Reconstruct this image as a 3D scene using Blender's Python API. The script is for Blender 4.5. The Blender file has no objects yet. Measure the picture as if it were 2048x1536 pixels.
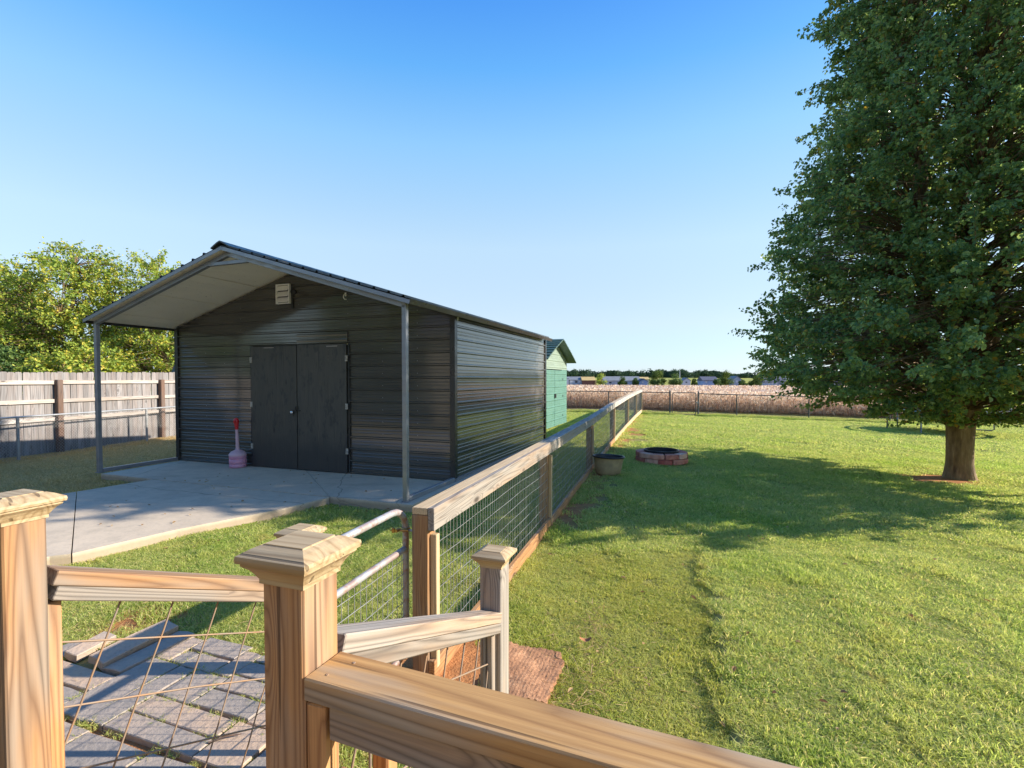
import bpy, math, random
import numpy as np
from mathutils import Vector, Matrix, noise as mnoise

R = math.radians
SC = bpy.context.scene
COL = SC.collection
rnd = random.Random(7)
nrs = np.random.RandomState(11)

# ------------------------------------------------------------------ camera, sky, sun, exposure
CAM_Z = 1.65
cam = bpy.data.cameras.new('camera')
cam.sensor_width = 36.0
cam.lens = 17.58
cam.shift_y = 0.0078
cam.clip_start = 0.05
cam.clip_end = 6000
cam_o = bpy.data.objects.new('camera', cam)
COL.objects.link(cam_o)
cam_o.location = (0, 0, CAM_Z)
cam_o.rotation_euler = (R(90 - 1.5), 0, 0)
SC.camera = cam_o

SUN_EL = R(25.0)
world = bpy.data.worlds.new("World")
SC.world = world
world.use_nodes = True
wn = world.node_tree
for n in list(wn.nodes):
    wn.nodes.remove(n)
w_out = wn.nodes.new('ShaderNodeOutputWorld')
w_bg = wn.nodes.new('ShaderNodeBackground')
w_sky = wn.nodes.new('ShaderNodeTexSky')
w_hs = wn.nodes.new('ShaderNodeHueSaturation')
w_sky.sky_type = 'NISHITA'
w_sky.sun_disc = False
w_sky.sun_elevation = SUN_EL
w_sky.sun_rotation = R(90)
w_sky.altitude = 200
w_sky.air_density = 1.0
w_sky.dust_density = 0.2
w_sky.ozone_density = 2.5
w_hs.inputs['Saturation'].default_value = 1.0
w_bg.inputs['Strength'].default_value = 0.15
# clear daylight: an elevation gradient all round the horizon, with part of the physical sky's glow towards the sun added
w_tc = wn.nodes.new('ShaderNodeTexCoord'); w_sep = wn.nodes.new('ShaderNodeSeparateXYZ')
w_ramp = wn.nodes.new('ShaderNodeValToRGB')
_st = [(0.0, (.045, .115, .235)), (.06, (.10, .14, .205)), (.106, (.145, .158, .18)), (.249, (.160, .208, .232)), (.416, (.082, .185, .290)), (.519, (.022, .132, .300)), (.593, (.004, .092, .292)), (1.0, (.0, .05, .21))]
_e = w_ramp.color_ramp.elements
while len(_e) < len(_st): _e.new(0.5)
for _i, (_p, _c) in enumerate(_st):
    _e[_i].position = _p; _e[_i].color = (*_c, 1)
w_k = wn.nodes.new('ShaderNodeVectorMath'); w_k.operation = 'SCALE'; w_k.inputs['Scale'].default_value = 1 / 0.15
w_n = wn.nodes.new('ShaderNodeVectorMath'); w_n.operation = 'SCALE'; w_n.inputs['Scale'].default_value = 0.32
w_add = wn.nodes.new('ShaderNodeVectorMath'); w_add.operation = 'ADD'
wn.links.new(w_tc.outputs['Generated'], w_sep.inputs[0])
wn.links.new(w_sep.outputs[2], w_ramp.inputs[0])
wn.links.new(w_ramp.outputs[0], w_k.inputs[0])
wn.links.new(w_sky.outputs[0], w_hs.inputs['Color'])
wn.links.new(w_hs.outputs[0], w_n.inputs[0])
wn.links.new(w_k.outputs[0], w_add.inputs[0]); wn.links.new(w_n.outputs[0], w_add.inputs[1])
wn.links.new(w_add.outputs[0], w_bg.inputs['Color'])
wn.links.new(w_bg.outputs[0], w_out.inputs[0])

sun = bpy.data.lights.new('sun', 'SUN')
sun.energy = 4.3
sun.angle = R(0.53)
sun.color = (1.0, 0.90, 0.77)
sun_o = bpy.data.objects.new('sun', sun)
COL.objects.link(sun_o)
sd = Vector((math.cos(SUN_EL), 0.0, math.sin(SUN_EL)))     # towards the sun
sun_o.rotation_euler = sd.to_track_quat('Z', 'Y').to_euler()
sun_o.location = (30, 0, 25)

SC.view_settings.view_transform = 'Standard'
SC.view_settings.look = 'None'
SC.view_settings.gamma = 1
SC.view_settings.exposure = 1.2
try:
    SC.view_settings.use_curve_mapping = False
except Exception:
    pass
SC.cycles.max_bounces = 8
SC.cycles.transparent_max_bounces = 8
SC.render.film_transparent = False

# ------------------------------------------------------------------ helpers: objects
WM = {}                                  # world matrix of every object made here


def link(o, parent=None, M=None):
    COL.objects.link(o)
    M = M or Matrix.Identity(4)
    WM[o.name] = M
    if parent is not None:
        o.parent = parent
        o.matrix_basis = WM[parent.name].inverted() @ M
    else:
        o.matrix_basis = M
    return o


def tag(o, label=None, cat=None, group=None, kind=None):
    if label: o['label'] = label
    if cat: o['category'] = cat
    if group: o['group'] = group
    if kind: o['kind'] = kind
    return o


def thing(name, label, cat, loc=(0, 0, 0), rz=0.0, group=None):
    o = bpy.data.objects.new(name, None)
    o.empty_display_size = 0.2
    link(o, None, Matrix.Translation(loc) @ Matrix.Rotation(rz, 4, 'Z'))
    return tag(o, label, cat, group)


def mesh_np(name, V, F, mat=None, smooth=False, cols=None):
    """V (n,3), F (m,k) all faces with k corners"""
    V = np.asarray(V, dtype=np.float32); F = np.asarray(F, dtype=np.int32)
    me = bpy.data.meshes.new(name)
    me.vertices.add(len(V)); me.vertices.foreach_set('co', V.ravel())
    k = F.shape[1]
    me.loops.add(F.size); me.loops.foreach_set('vertex_index', F.ravel())
    me.polygons.add(len(F))
    me.polygons.foreach_set('loop_start', np.arange(0, F.size, k, dtype=np.int32))
    me.polygons.foreach_set('loop_total', np.full(len(F), k, dtype=np.int32))
    me.polygons.foreach_set('use_smooth', np.full(len(F), smooth))
    if cols is not None:
        a = me.attributes.new('tint', 'FLOAT', 'POINT')
        a.data.foreach_set('value', np.asarray(cols, dtype=np.float32))
    me.update(calc_edges=True)
    if mat: me.materials.append(mat)
    return me


def obj_np(name, V, F, mat, parent=None, M=None, smooth=False, cols=None):
    return link(bpy.data.objects.new(name, mesh_np(name, V, F, mat, smooth, cols)), parent, M)


class MB:
    def __init__(self):
        self.v = []; self.f = []; self.s = []

    def add(self, vs, fs, smooth=False):
        b = len(self.v)
        self.v += [tuple(p) for p in vs]
        self.f += [tuple(b + i for i in f) for f in fs]
        self.s += [smooth] * len(fs)
        return self

    def box(self, x0, x1, y0, y1, z0, z1, bev=0.0):
        if bev <= 0:
            vs = [(x, y, z) for x in (x0, x1) for y in (y0, y1) for z in (z0, z1)]
            fs = [(0, 1, 3, 2), (4, 6, 7, 5), (0, 4, 5, 1), (2, 3, 7, 6), (0, 2, 6, 4), (1, 5, 7, 3)]
            return self.add(vs, fs)
        b = bev                      # box long in X with the four long edges and the ends chamfered
        def ring(x, d):
            a0, a1, c0, c1 = y0 + d, y1 - d, z0 + d, z1 - d
            return [(x, a0 + b, c0), (x, a1 - b, c0), (x, a1, c0 + b), (x, a1, c1 - b), (x, a1 - b, c1), (x, a0 + b, c1), (x, a0, c1 - b), (x, a0, c0 + b)]
        vs = ring(x0, b * .7) + ring(x0 + b * .7, 0) + ring(x1 - b * .7, 0) + ring(x1, b * .7)
        fs = [tuple(range(7, -1, -1)), tuple(range(24, 32))]
        for k in range(3):
            for i in range(8):
                j = (i + 1) % 8
                fs.append((k * 8 + i, k * 8 + j, (k + 1) * 8 + j, (k + 1) * 8 + i))
        return self.add(vs, fs)

    def tube(self, pts, r, n=8, cap=True, smooth=True):
        pts = [Vector(p) for p in pts]
        rs = r if isinstance(r, (list, tuple)) else [r] * len(pts)
        vs = []; fs = []
        up = None
        for i, p in enumerate(pts):
            d = (pts[min(i + 1, len(pts) - 1)] - pts[max(i - 1, 0)]).normalized()
            if up is None:
                up = d.orthogonal().normalized()
            else:
                up = (up - d * up.dot(d))
                up = up.normalized() if up.length > 1e-6 else d.orthogonal().normalized()
            w = d.cross(up)
            for k in range(n):
                a = 2 * math.pi * k / n
                vs.append(p + (up * math.cos(a) + w * math.sin(a)) * rs[i])
        for i in range(len(pts) - 1):
            for k in range(n):
                j = (k + 1) % n
                fs.append((i * n + k, i * n + j, (i + 1) * n + j, (i + 1) * n + k))
        self.add(vs, fs, smooth)
        if cap:
            m = (len(pts) - 1) * n
            self.add(vs[:n], [tuple(range(n - 1, -1, -1))])
            self.add(vs[m:], [tuple(range(n))])
        return self

    def lathe(self, prof, n=32, sx=1.0, sy=1.0, c=(0, 0, 0), close=False):
        vs = []; fs = []
        for r_, z in prof:
            for k in range(n):
                a = 2 * math.pi * k / n
                vs.append((c[0] + r_ * sx * math.cos(a), c[1] + r_ * sy * math.sin(a), c[2] + z))
        for i in range(len(prof) - 1):
            for k in range(n):
                j = (k + 1) % n
                fs.append((i * n + k, i * n + j, (i + 1) * n + j, (i + 1) * n + k))
        return self.add(vs, fs, True)

    def prism(self, poly, z0, z1):
        n = len(poly)
        a = sum(poly[i][0] * poly[(i + 1) % n][1] - poly[(i + 1) % n][0] * poly[i][1] for i in range(n))
        if a < 0: poly = poly[::-1]
        vs = [(x, y, z0) for x, y in poly] + [(x, y, z1) for x, y in poly]
        fs = [tuple(range(n - 1, -1, -1)), tuple(range(n, 2 * n))]
        for i in range(n):
            j = (i + 1) % n
            fs.append((i, j, n + j, n + i))
        return self.add(vs, fs)

    def mesh(self, name, mat):
        me = bpy.data.meshes.new(name)
        me.from_pydata(self.v, [], self.f)
        me.polygons.foreach_set('use_smooth', self.s)
        me.update()
        if mat: me.materials.append(mat)
        return me

    def build(self, name, mat, parent=None, M=None):
        return link(bpy.data.objects.new(name, self.mesh(name, mat)), parent, M)


def frame(p0, p1, up=(0, 0, 1)):
    """matrix with local X from p0 to p1, Z close to up"""
    p0 = Vector(p0); p1 = Vector(p1)
    x = (p1 - p0).normalized(); z = Vector(up)
    y = z.cross(x).normalized(); z = x.cross(y)
    M = Matrix((x, y, z)).transposed().to_4x4()
    M.translation = p0
    return M, (p1 - p0).length


def board(name, p0, p1, w, t, mat, parent, up=(0, 0, 1), oy=0.0, oz=0.0, bev=0.003):
    """board of width w (local Y) and thickness t (local Z) centred on p0-p1, shifted by oy, oz"""
    M, L = frame(p0, p1, up)
    return MB().box(0, L, oy - w / 2, oy + w / 2, oz - t / 2, oz + t / 2, bev).build(name, mat, parent, M)


# ------------------------------------------------------------------ helpers: materials
class NT:
    def __init__(self, name):
        self.m = bpy.data.materials.new(name); self.m.use_nodes = True
        self.t = self.m.node_tree
        self.t.nodes.clear()
        self.out = self.t.nodes.new('ShaderNodeOutputMaterial')
        self.b = self.t.nodes.new('ShaderNodeBsdfPrincipled')
        self.t.links.new(self.b.outputs[0], self.out.inputs[0])

    def n(self, kind, **kw):
        x = self.t.nodes.new(kind)
        for k, v in kw.items():
            setattr(x, k, v)
        return x

    def put(self, sock, val):
        if hasattr(val, 'is_linked') or isinstance(val, bpy.types.NodeSocket):
            self.t.links.new(val, sock)
        else:
            sock.default_value = val

    def math(self, op, a, b=0.0, c=0.0, clamp=False):
        x = self.n('ShaderNodeMath', operation=op, use_clamp=clamp)
        self.put(x.inputs[0], a); self.put(x.inputs[1], b); self.put(x.inputs[2], c)
        return x.outputs[0]

    def vmath(self, op, a, b=(0, 0, 0)):
        x = self.n('ShaderNodeVectorMath', operation=op)
        self.put(x.inputs[0], a); self.put(x.inputs[1], b)
        return x.outputs[0]

    def noise(self, vec, scale=1.0, detail=3.0, rough=0.55, dist=0.0):
        x = self.n('ShaderNodeTexNoise')
        if vec is not None: self.put(x.inputs['Vector'], vec)
        x.inputs['Scale'].default_value = scale; x.inputs['Detail'].default_value = detail
        x.inputs['Roughness'].default_value = rough; x.inputs['Distortion'].default_value = dist
        return x.outputs[0]

    def ramp(self, fac, stops, interp='LINEAR'):
        x = self.n('ShaderNodeValToRGB'); x.color_ramp.interpolation = interp
        e = x.color_ramp.elements
        while len(e) < len(stops): e.new(0.5)
        for i, (p, c) in enumerate(stops):
            e[i].position = p
            e[i].color = (*c, 1) if len(c) == 3 else c
        self.put(x.inputs[0], fac)
        return x.outputs[0]

    def mapr(self, v, a, b, c=0.0, d=1.0):
        x = self.n('ShaderNodeMapRange'); x.clamp = True
        self.put(x.inputs[0], v)
        for i, q in enumerate((a, b, c, d)): x.inputs[i + 1].default_value = q
        return x.outputs[0]

    def mix(self, fac, a, b, mode='MIX'):
        x = self.n('ShaderNodeMix', data_type='RGBA', blend_type=mode)
        self.put(x.inputs[0], fac)
        self.put(x.inputs[6], (*a, 1) if isinstance(a, tuple) and len(a) == 3 else a)
        self.put(x.inputs[7], (*b, 1) if isinstance(b, tuple) and len(b) == 3 else b)
        return x.outputs[2]

    def scale(self, vec, s):
        return self.vmath('MULTIPLY', vec, s)

    def set(self, **kw):
        for k, v in kw.items():
            k = k.replace('_', ' ')
            s = self.b.inputs[k]
            if isinstance(v, tuple) and len(v) == 3: v = (*v, 1)
            self.put(s, v)
        return self

    def bump(self, h, strength=0.3, dist=0.01):
        x = self.n('ShaderNodeBump'); x.inputs['Strength'].default_value = strength
        x.inputs['Distance'].default_value = dist
        self.put(x.inputs['Height'], h)
        self.t.links.new(x.outputs[0], self.b.inputs['Normal'])

    def objco(self, rand=True):
        c = self.n('ShaderNodeTexCoord').outputs['Object']
        if rand:
            r = self.n('ShaderNodeObjectInfo').outputs['Random']
            o = self.n('ShaderNodeCombineXYZ')
            self.put(o.inputs[0], self.math('MULTIPLY', r, 37.0))
            self.put(o.inputs[1], self.math('MULTIPLY', r, 91.3))
            self.put(o.inputs[2], self.math('MULTIPLY', r, 17.7))
            c = self.vmath('ADD', c, o.outputs[0])
        return c

    def pos(self):
        return self.n('ShaderNodeNewGeometry').outputs['Position']

    def rand(self):
        return self.n('ShaderNodeObjectInfo').outputs['Random']


def wood(name, light, dark, grey, greyamt=0.5, ring=16.0, knot=True, rough=0.75, axis='X', tint=0.15, lines=0.66):
    t = NT(name)
    c = t.objco()
    S = (lambda a, b: (a, b, b)) if axis == 'X' else (lambda a, b: (b, b, a))
    big = t.noise(t.scale(c, S(0.5, 13.0)), 1.0, 1.4, 0.45, 0.12)
    val = big
    kmask = None
    if knot:
        vo = t.n('ShaderNodeTexVoronoi'); vo.feature = 'F1'
        t.put(vo.inputs['Vector'], t.scale(c, S(2.6, 7.0)))
        vo.inputs['Scale'].default_value = 1.0
        keep = t.math('GREATER_THAN', t.n('ShaderNodeSeparateColor').outputs[0], 0.5)
        sep = t.n('ShaderNodeSeparateColor'); t.put(sep.inputs[0], vo.outputs['Color'])
        keep = t.math('GREATER_THAN', sep.outputs[0], 0.45)
        k = t.math('MULTIPLY', t.mapr(vo.outputs['Distance'], 0.0, 0.42, 1.0, 0.0), keep)
        val = t.math('ADD', big, t.math('MULTIPLY', t.math('MULTIPLY', k, k), 0.42))
        kmask = t.math('MULTIPLY', t.mapr(vo.outputs['Distance'], 0.07, 0.17, 1.0, 0.0), keep)
    rings = t.math('PINGPONG', t.math('MULTIPLY', val, ring * 2.3), 1.0)
    rings = t.math('POWER', rings, 1.9)
    fib = t.noise(t.scale(c, S(5.0, 190.0)), 1.0, 3.0, 0.65)
    gr = t.noise(t.scale(c, S(1.3, 9.0)), 1.0, 3.0, 0.6)
    base = t.mix(t.math('MULTIPLY', rings, lines), light, dark)
    base = t.mix(t.math('MULTIPLY', t.mapr(fib, 0.35, 0.75), 0.45), base, dark)
    if greyamt > 0:
        base = t.mix(t.mapr(gr, 0.62 - greyamt * 0.35, 0.75 - greyamt * 0.2, 0.0, 0.85), base, t.mix(rings, grey, tuple(x * 0.45 for x in grey)))
    if kmask is not None:
        base = t.mix(t.math('MULTIPLY', kmask, 0.85), base, tuple(x * 0.28 for x in dark))
    hs = t.n('ShaderNodeHueSaturation')
    t.put(hs.inputs['Value'], t.math('MULTIPLY_ADD', t.rand(), 2 * tint, 1 - tint))
    t.put(hs.inputs['Color'], base)
    crack = t.mapr(t.noise(t.scale(c, S(1.1, 60.0)), 1.0, 1.0, 0.4), 0.70, 0.74)
    col = t.mix(t.math('MULTIPLY', crack, 0.7), hs.outputs[0], tuple(x * 0.3 for x in dark))
    t.set(Base_Color=col, Roughness=rough)
    h = t.math('SUBTRACT', t.math('MULTIPLY_ADD', fib, 0.5, t.math('MULTIPLY', rings, -0.35)), crack)
    t.bump(h, 0.55, 0.0022)
    return t.m


M = {}
M['pine'] = wood('pine_lumber', (0.46, 0.255, 0.11), (0.17, 0.07, 0.027), (0.33, 0.27, 0.21), 0.45, 13)
M['pine_orange'] = wood('pine_orange', (0.48, 0.255, 0.10), (0.19, 0.075, 0.028), (0.36, 0.29, 0.22), 0.35, 13)
M['rail_top'] = wood('rail_top_wood', (0.52, 0.30, 0.11), (0.22, 0.10, 0.032), (0.38, 0.33, 0.26), 0.40, 11, lines=0.6)
M['grey_pine'] = wood('weathered_pine', (0.40, 0.28, 0.18), (0.12, 0.078, 0.055), (0.31, 0.285, 0.25), 0.85, 13, lines=0.62)
M['shade_pine'] = wood('shaded_weathered_pine', (0.40, 0.33, 0.24), (0.20, 0.16, 0.12), (0.36, 0.35, 0.33), 0.9, 10)  # tree shade put into the colour of the rails it falls on
M['cream_pine'] = wood('fresh_pine', (0.62, 0.47, 0.28), (0.36, 0.24, 0.12), (0.5, 0.45, 0.35), 0.0, 14, knot=False, lines=0.6, rough=0.6)
M['cap'] = wood('cap_pine', (0.50, 0.385, 0.225), (0.27, 0.17, 0.075), (0.5, 0.45, 0.35), 0.0, 9, knot=False, lines=0.7, rough=0.55)
M['dark_post'] = wood('brown_post', (0.17, 0.10, 0.065), (0.07, 0.04, 0.03), (0.16, 0.13, 0.11), 0.3, 12)
M['picket'] = wood('grey_picket', (0.29, 0.25, 0.225), (0.10, 0.08, 0.075), (0.27, 0.26, 0.255), 0.75, 9, axis='Z', tint=0.22)
M['fence_rail'] = wood('grey_fence_rail', (0.46, 0.39, 0.32), (0.24, 0.19, 0.15), (0.48, 0.45, 0.42), 0.7, 9)
M['black_wood'] = wood('black_stained_plywood', (0.075, 0.070, 0.058), (0.034, 0.034, 0.033), (0.095, 0.085, 0.068), 0.35, 10, knot=True, axis='Z', rough=0.5, lines=0.3)
_t = NT.__new__(NT); _t.m = M['black_wood']; _t.t = _t.m.node_tree; _t.b = [n for n in _t.t.nodes if n.type == 'BSDF_PRINCIPLED'][0]
_old = _t.b.inputs['Base Color'].links[0].from_socket
_c = _t.objco(False); _sp = _t.n('ShaderNodeSeparateXYZ'); _t.put(_sp.inputs[0], _c)
_w = _t.math('ADD', _sp.outputs[2], _t.math('MULTIPLY_ADD', _t.noise(_c, 2.6, 4, .65), .55, -.275))
_m1 = _t.mapr(_w, .30, .62, .62, 0.0)                       # damp stain along the foot of the doors
_m2 = _t.mapr(_t.noise(_t.scale(_c, (8, 8, 4)), 1.0, 3, .7), .54, .66, 0.0, .65)
_new = _t.mix(_t.math('MAXIMUM', _m1, _m2), _old, (0.020, 0.023, 0.027))
_t.put(_t.b.inputs['Base Color'], _new)


def metal_paint(name, col, rough=0.28, wob=0.5, spec=0.5, var=0.25, metallic=0.0, dirt=(0.1, 0.085, 0.065)):
    t = NT(name)
    c = t.pos()
    n1 = t.noise(t.scale(c, (1.2, 1.2, 7.0)), 1.0, 3.0)
    base = t.mix(t.math('MULTIPLY', t.mapr(n1, 0.35, 0.75), var), col, tuple(x * 1.8 + 0.01 for x in col))
    sp = t.mapr(t.noise(c, 26.0, 2.0), 0.66, 0.74)
    base = t.mix(t.math('MULTIPLY', sp, 0.35), base, dirt)
    t.set(Base_Color=base, Metallic=metallic, Specular_IOR_Level=spec,
          Roughness=t.mapr(t.noise(c, 6.0, 3.0), 0.3, 0.7, rough * 0.75, rough * 1.4))
    w = t.noise(t.scale(c, (1.6, 1.6, 5.0)), 1.0, 1.5, 0.4)
    t.bump(w, wob, 0.02)
    return t.m


def wall_paint():
    t = NT('charcoal_wall_metal'); c = t.objco(False)
    n1 = t.noise(t.scale(c, (.9, .9, 2.2)), 1.0, 2.0, .5)
    n2 = t.noise(t.scale(c, (3, 3, 60)), 1.0, 2.0, .5)
    base = t.mix(t.mapr(n1, .35, .7), (.068, .061, .050), (.046, .042, .036))
    base = t.mix(t.math('MULTIPLY', t.mapr(n2, .5, .8), .25), base, (.12, .108, .088))
    t.set(Base_Color=base, Roughness=.5, Specular_IOR_Level=.3, Coat_Weight=1.0, Coat_Roughness=.11, Coat_IOR=1.75)
    w = t.noise(t.scale(c, (1.3, 1.3, .8)), 1.0, 1.0, .4)
    bp = t.n('ShaderNodeBump'); bp.inputs['Strength'].default_value = .35; bp.inputs['Distance'].default_value = .02
    t.put(bp.inputs['Height'], w)
    t.t.links.new(bp.outputs[0], t.b.inputs['Normal']); t.t.links.new(bp.outputs[0], t.b.inputs['Coat Normal'])
    return t.m
M['wall_metal'] = wall_paint()
M['roof_metal'] = metal_paint('charcoal_roof_metal', (0.035, 0.037, 0.038), 0.35, 0.2, 0.6)
M['trim_metal'] = metal_paint('charcoal_trim', (0.03, 0.031, 0.032), 0.3, 0.1)
M['soffit'] = metal_paint('pale_soffit_metal', (0.86, 0.80, 0.68), 0.5, 0.1, 0.3, 0.1)
M['tube'] = metal_paint('galvanised_tube', (0.25, 0.26, 0.275), 0.38, 0.1, 0.5, 0.35, 0.45)
M['galv'] = metal_paint('galvanised_pipe', (0.36, 0.37, 0.37), 0.42, 0.05, 0.5, 0.3, 0.5)
M['white_metal'] = metal_paint('white_louvre', (0.82, 0.80, 0.76), 0.45, 0.05, 0.4, 0.2)
M['green_metal'] = metal_paint('green_shed_metal', (0.075, 0.175, 0.135), 0.5, 0.15, 0.4, 0.3, 0.0, (0.2, 0.3, 0.24))
M['green_pale'] = metal_paint('pale_green_gable_metal', (0.20, 0.26, 0.205), 0.5, 0.25, 0.5, 0.3)
M['green_roof'] = metal_paint('dark_green_roof', (0.05, 0.09, 0.065), 0.4, 0.1, 0.5)
M['chrome'] = metal_paint('bright_knob', (0.7, 0.7, 0.68), 0.2, 0.0, 0.5, 0.0, 1.0)
M['black_metal'] = metal_paint('black_iron', (0.012, 0.012, 0.013), 0.5, 0.05)


def plain(name, col, rough=0.6, var=0.15, scale=8.0, metallic=0.0, bump=0.0, col2=None, detail=4.0):
    t = NT(name)
    c = t.objco(False)
    n1 = t.noise(c, scale, detail)
    c2 = col2 or tuple(x * (1 - var) * 0.8 for x in col)
    t.set(Base_Color=t.mix(t.mapr(n1, 0.3, 0.7), col, c2), Roughness=rough, Metallic=metallic)
    if bump: t.bump(n1, bump, 0.01)
    return t.m


M['hinge'] = plain('worn_hinge', (0.45, 0.42, 0.36), 0.5, 0.5, 40)
M['brass'] = plain('brass_bolt', (0.62, 0.36, 0.12), 0.35, 0.4, 60, 0.9)
M['wire'] = plain('fence_wire', (0.42, 0.43, 0.42), 0.45, 0.2, 9, 0.5)
M['wire_dark'] = plain('dull_chain_wire', (0.13, 0.135, 0.14), 0.5, 0.2, 9, 0.4)
M['rust'] = plain('rusty_rod', (0.36, 0.21, 0.11), 0.7, 0.5, 14, 0.3, 0.1, (0.26, 0.22, 0.18))
M['black_plastic'] = plain('black_plastic', (0.014, 0.016, 0.02), 0.45, 0.2, 20)
M['dusty_plastic'] = plain('dust_covered_plastic', (0.48, 0.36, 0.19), 0.75, 0.3, 9, 0, 0.1, (0.32, 0.24, 0.13))
M['pink'] = plain('faded_pink_plastic', (0.62, 0.26, 0.38), 0.5, 0.15, 6, 0, 0, (0.56, 0.30, 0.42))
M['pale_pink'] = plain('pale_pink_plastic', (0.66, 0.44, 0.50), 0.5, 0.1, 6)
M['red'] = plain('red_plastic', (0.62, 0.02, 0.03), 0.35, 0.1, 6)
M['tramp_frame'] = plain('trampoline_tube', (0.34, 0.36, 0.38), 0.4, 0.2, 9, 0.5)
M['tramp_mat'] = plain('trampoline_mat', (0.015, 0.016, 0.02), 0.7, 0.1, 9)
M['tramp_pad'] = plain('trampoline_pad', (0.30, 0.40, 0.55), 0.6, 0.2, 3)
M['far_white'] = plain('far_white_wall', (0.62, 0.64, 0.68), 0.8, 0.05, 0.3)
M['far_blue'] = plain('far_blue_wall', (0.30, 0.42, 0.66), 0.8, 0.05, 0.3)
M['far_bluegrey'] = plain('far_blue_grey_wall', (0.36, 0.42, 0.52), 0.8, 0.05, 0.3)
M['far_red'] = plain('far_red_brown_wall', (0.19, 0.085, 0.06), 0.8, 0.05, 0.3)
M['far_tan'] = plain('far_tan', (0.55, 0.40, 0.16), 0.8, 0.1, 0.3)
M['far_greyroof'] = plain('far_grey_roof', (0.20, 0.22, 0.25), 0.8, 0.1, 0.3)
M['far_darkroof'] = plain('far_dark_roof', (0.09, 0.10, 0.15), 0.8, 0.1, 0.3)
M['far_cream'] = plain('far_cream_wall', (0.62, 0.57, 0.47), 0.8, 0.05, 0.3)
M['far_glass'] = plain('far_window_glass', (0.04, 0.06, 0.09), 0.1, 0.1, 0.3)
M['soil'] = plain('red_clay', (0.40, 0.17, 0.07), 0.95, 0.4, 14, 0, 0.5, (0.24, 0.11, 0.05))


def concrete():
    t = NT('concrete')
    c = t.pos()
    n1 = t.noise(c, 0.9, 4, 0.6); n2 = t.noise(c, 45, 3, 0.6); n3 = t.noise(c, 5, 5, 0.7)
    base = t.mix(t.mapr(n1, 0.35, 0.7), (0.60, 0.50, 0.375), (0.50, 0.42, 0.32))
    base = t.mix(t.math('MULTIPLY', t.mapr(n3, 0.45, 0.72), 0.5), base, (0.33, 0.285, 0.22))
    st = t.mapr(t.noise(t.scale(c, (.5, 1.3, 1)), 1.3, 4, .7), .56, .66)
    base = t.mix(t.math('MULTIPLY', st, .35), base, (0.26, 0.22, 0.17))
    vo = t.n('ShaderNodeTexVoronoi'); vo.feature = 'DISTANCE_TO_EDGE'; vo.inputs['Scale'].default_value = .24
    t.put(vo.inputs['Vector'], t.vmath('ADD', c, t.scale(t.n('ShaderNodeTexNoise').outputs['Color'], (.3, .3, 0))))
    base = t.mix(t.mapr(vo.outputs['Distance'], .0006, .0022, .55, 0.0), base, (.10, .085, .065))
    base = t.mix(t.math('MULTIPLY', t.mapr(n2, 0.5, 0.8), 0.35), base, (0.23, 0.21, 0.18))
    sep = t.n('ShaderNodeSeparateXYZ'); t.put(sep.inputs[0], c)
    edge = t.mapr(sep.outputs[2], 0.06, 0.095, 1.0, 0.0)
    base = t.mix(t.math('MULTIPLY', edge, 0.6), base, (0.30, 0.22, 0.14))
    t.set(Base_Color=base, Roughness=0.85)
    t.bump(t.math('ADD', n2, t.math('MULTIPLY', n3, 2.0)), 0.25, 0.004)
    return t.m


M['concrete'] = concrete()


def slate():
    t = NT('slate')
    c = t.objco()
    n1 = t.noise(c, 4.0, 4, 0.6); n2 = t.noise(c, 50, 3, 0.6)
    r = t.rand()
    base = t.ramp(t.math('ADD', t.math('MULTIPLY', n1, 0.7), t.math('MULTIPLY', r, 0.35)),
                  [(0.25, (0.25, 0.225, 0.20)), (0.45, (0.34, 0.285, 0.235)), (0.62, (0.44, 0.335, 0.25)), (0.8, (0.52, 0.36, 0.23))])
    base = t.mix(t.math('MULTIPLY', t.mapr(n2, 0.5, 0.75), 0.3), base, (0.12, 0.10, 0.08))
    t.set(Base_Color=base, Roughness=0.7)
    t.bump(t.math('ADD', t.math('MULTIPLY', n1, 3.0), n2), 0.8, 0.006)
    return t.m


M['slate'] = slate()


def block():
    t = NT('red_concrete_block')
    c = t.objco()
    n1 = t.noise(c, 9.0, 4, 0.6)
    v = t.math('ADD', t.math('MULTIPLY', n1, 0.5), t.math('MULTIPLY', t.rand(), 0.5))
    base = t.ramp(v, [(0.25, (0.42, 0.10, 0.07)), (0.5, (0.66, 0.27, 0.18)), (0.75, (0.80, 0.48, 0.33))])
    t.set(Base_Color=base, Roughness=0.9)
    t.bump(t.noise(c, 60, 3), 0.6, 0.006)
    return t.m


M['block'] = block()


def bark():
    t = NT('bark')
    c = t.pos()
    n1 = t.noise(t.scale(c, (14, 14, 3.0)), 1.0, 5, 0.65)
    n2 = t.noise(c, 2.0, 3)
    base = t.ramp(n1, [(0.3, (0.10, 0.065, 0.035)), (0.55, (0.26, 0.18, 0.095)), (0.75, (0.42, 0.32, 0.19))])
    base = t.mix(t.math('MULTIPLY', t.mapr(n2, 0.5, 0.7), 0.4), base, (0.20, 0.13, 0.04))
    t.set(Base_Color=base, Roughness=0.95)
    t.bump(n1, 0.9, 0.03)
    return t.m


M['bark'] = bark()


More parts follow.
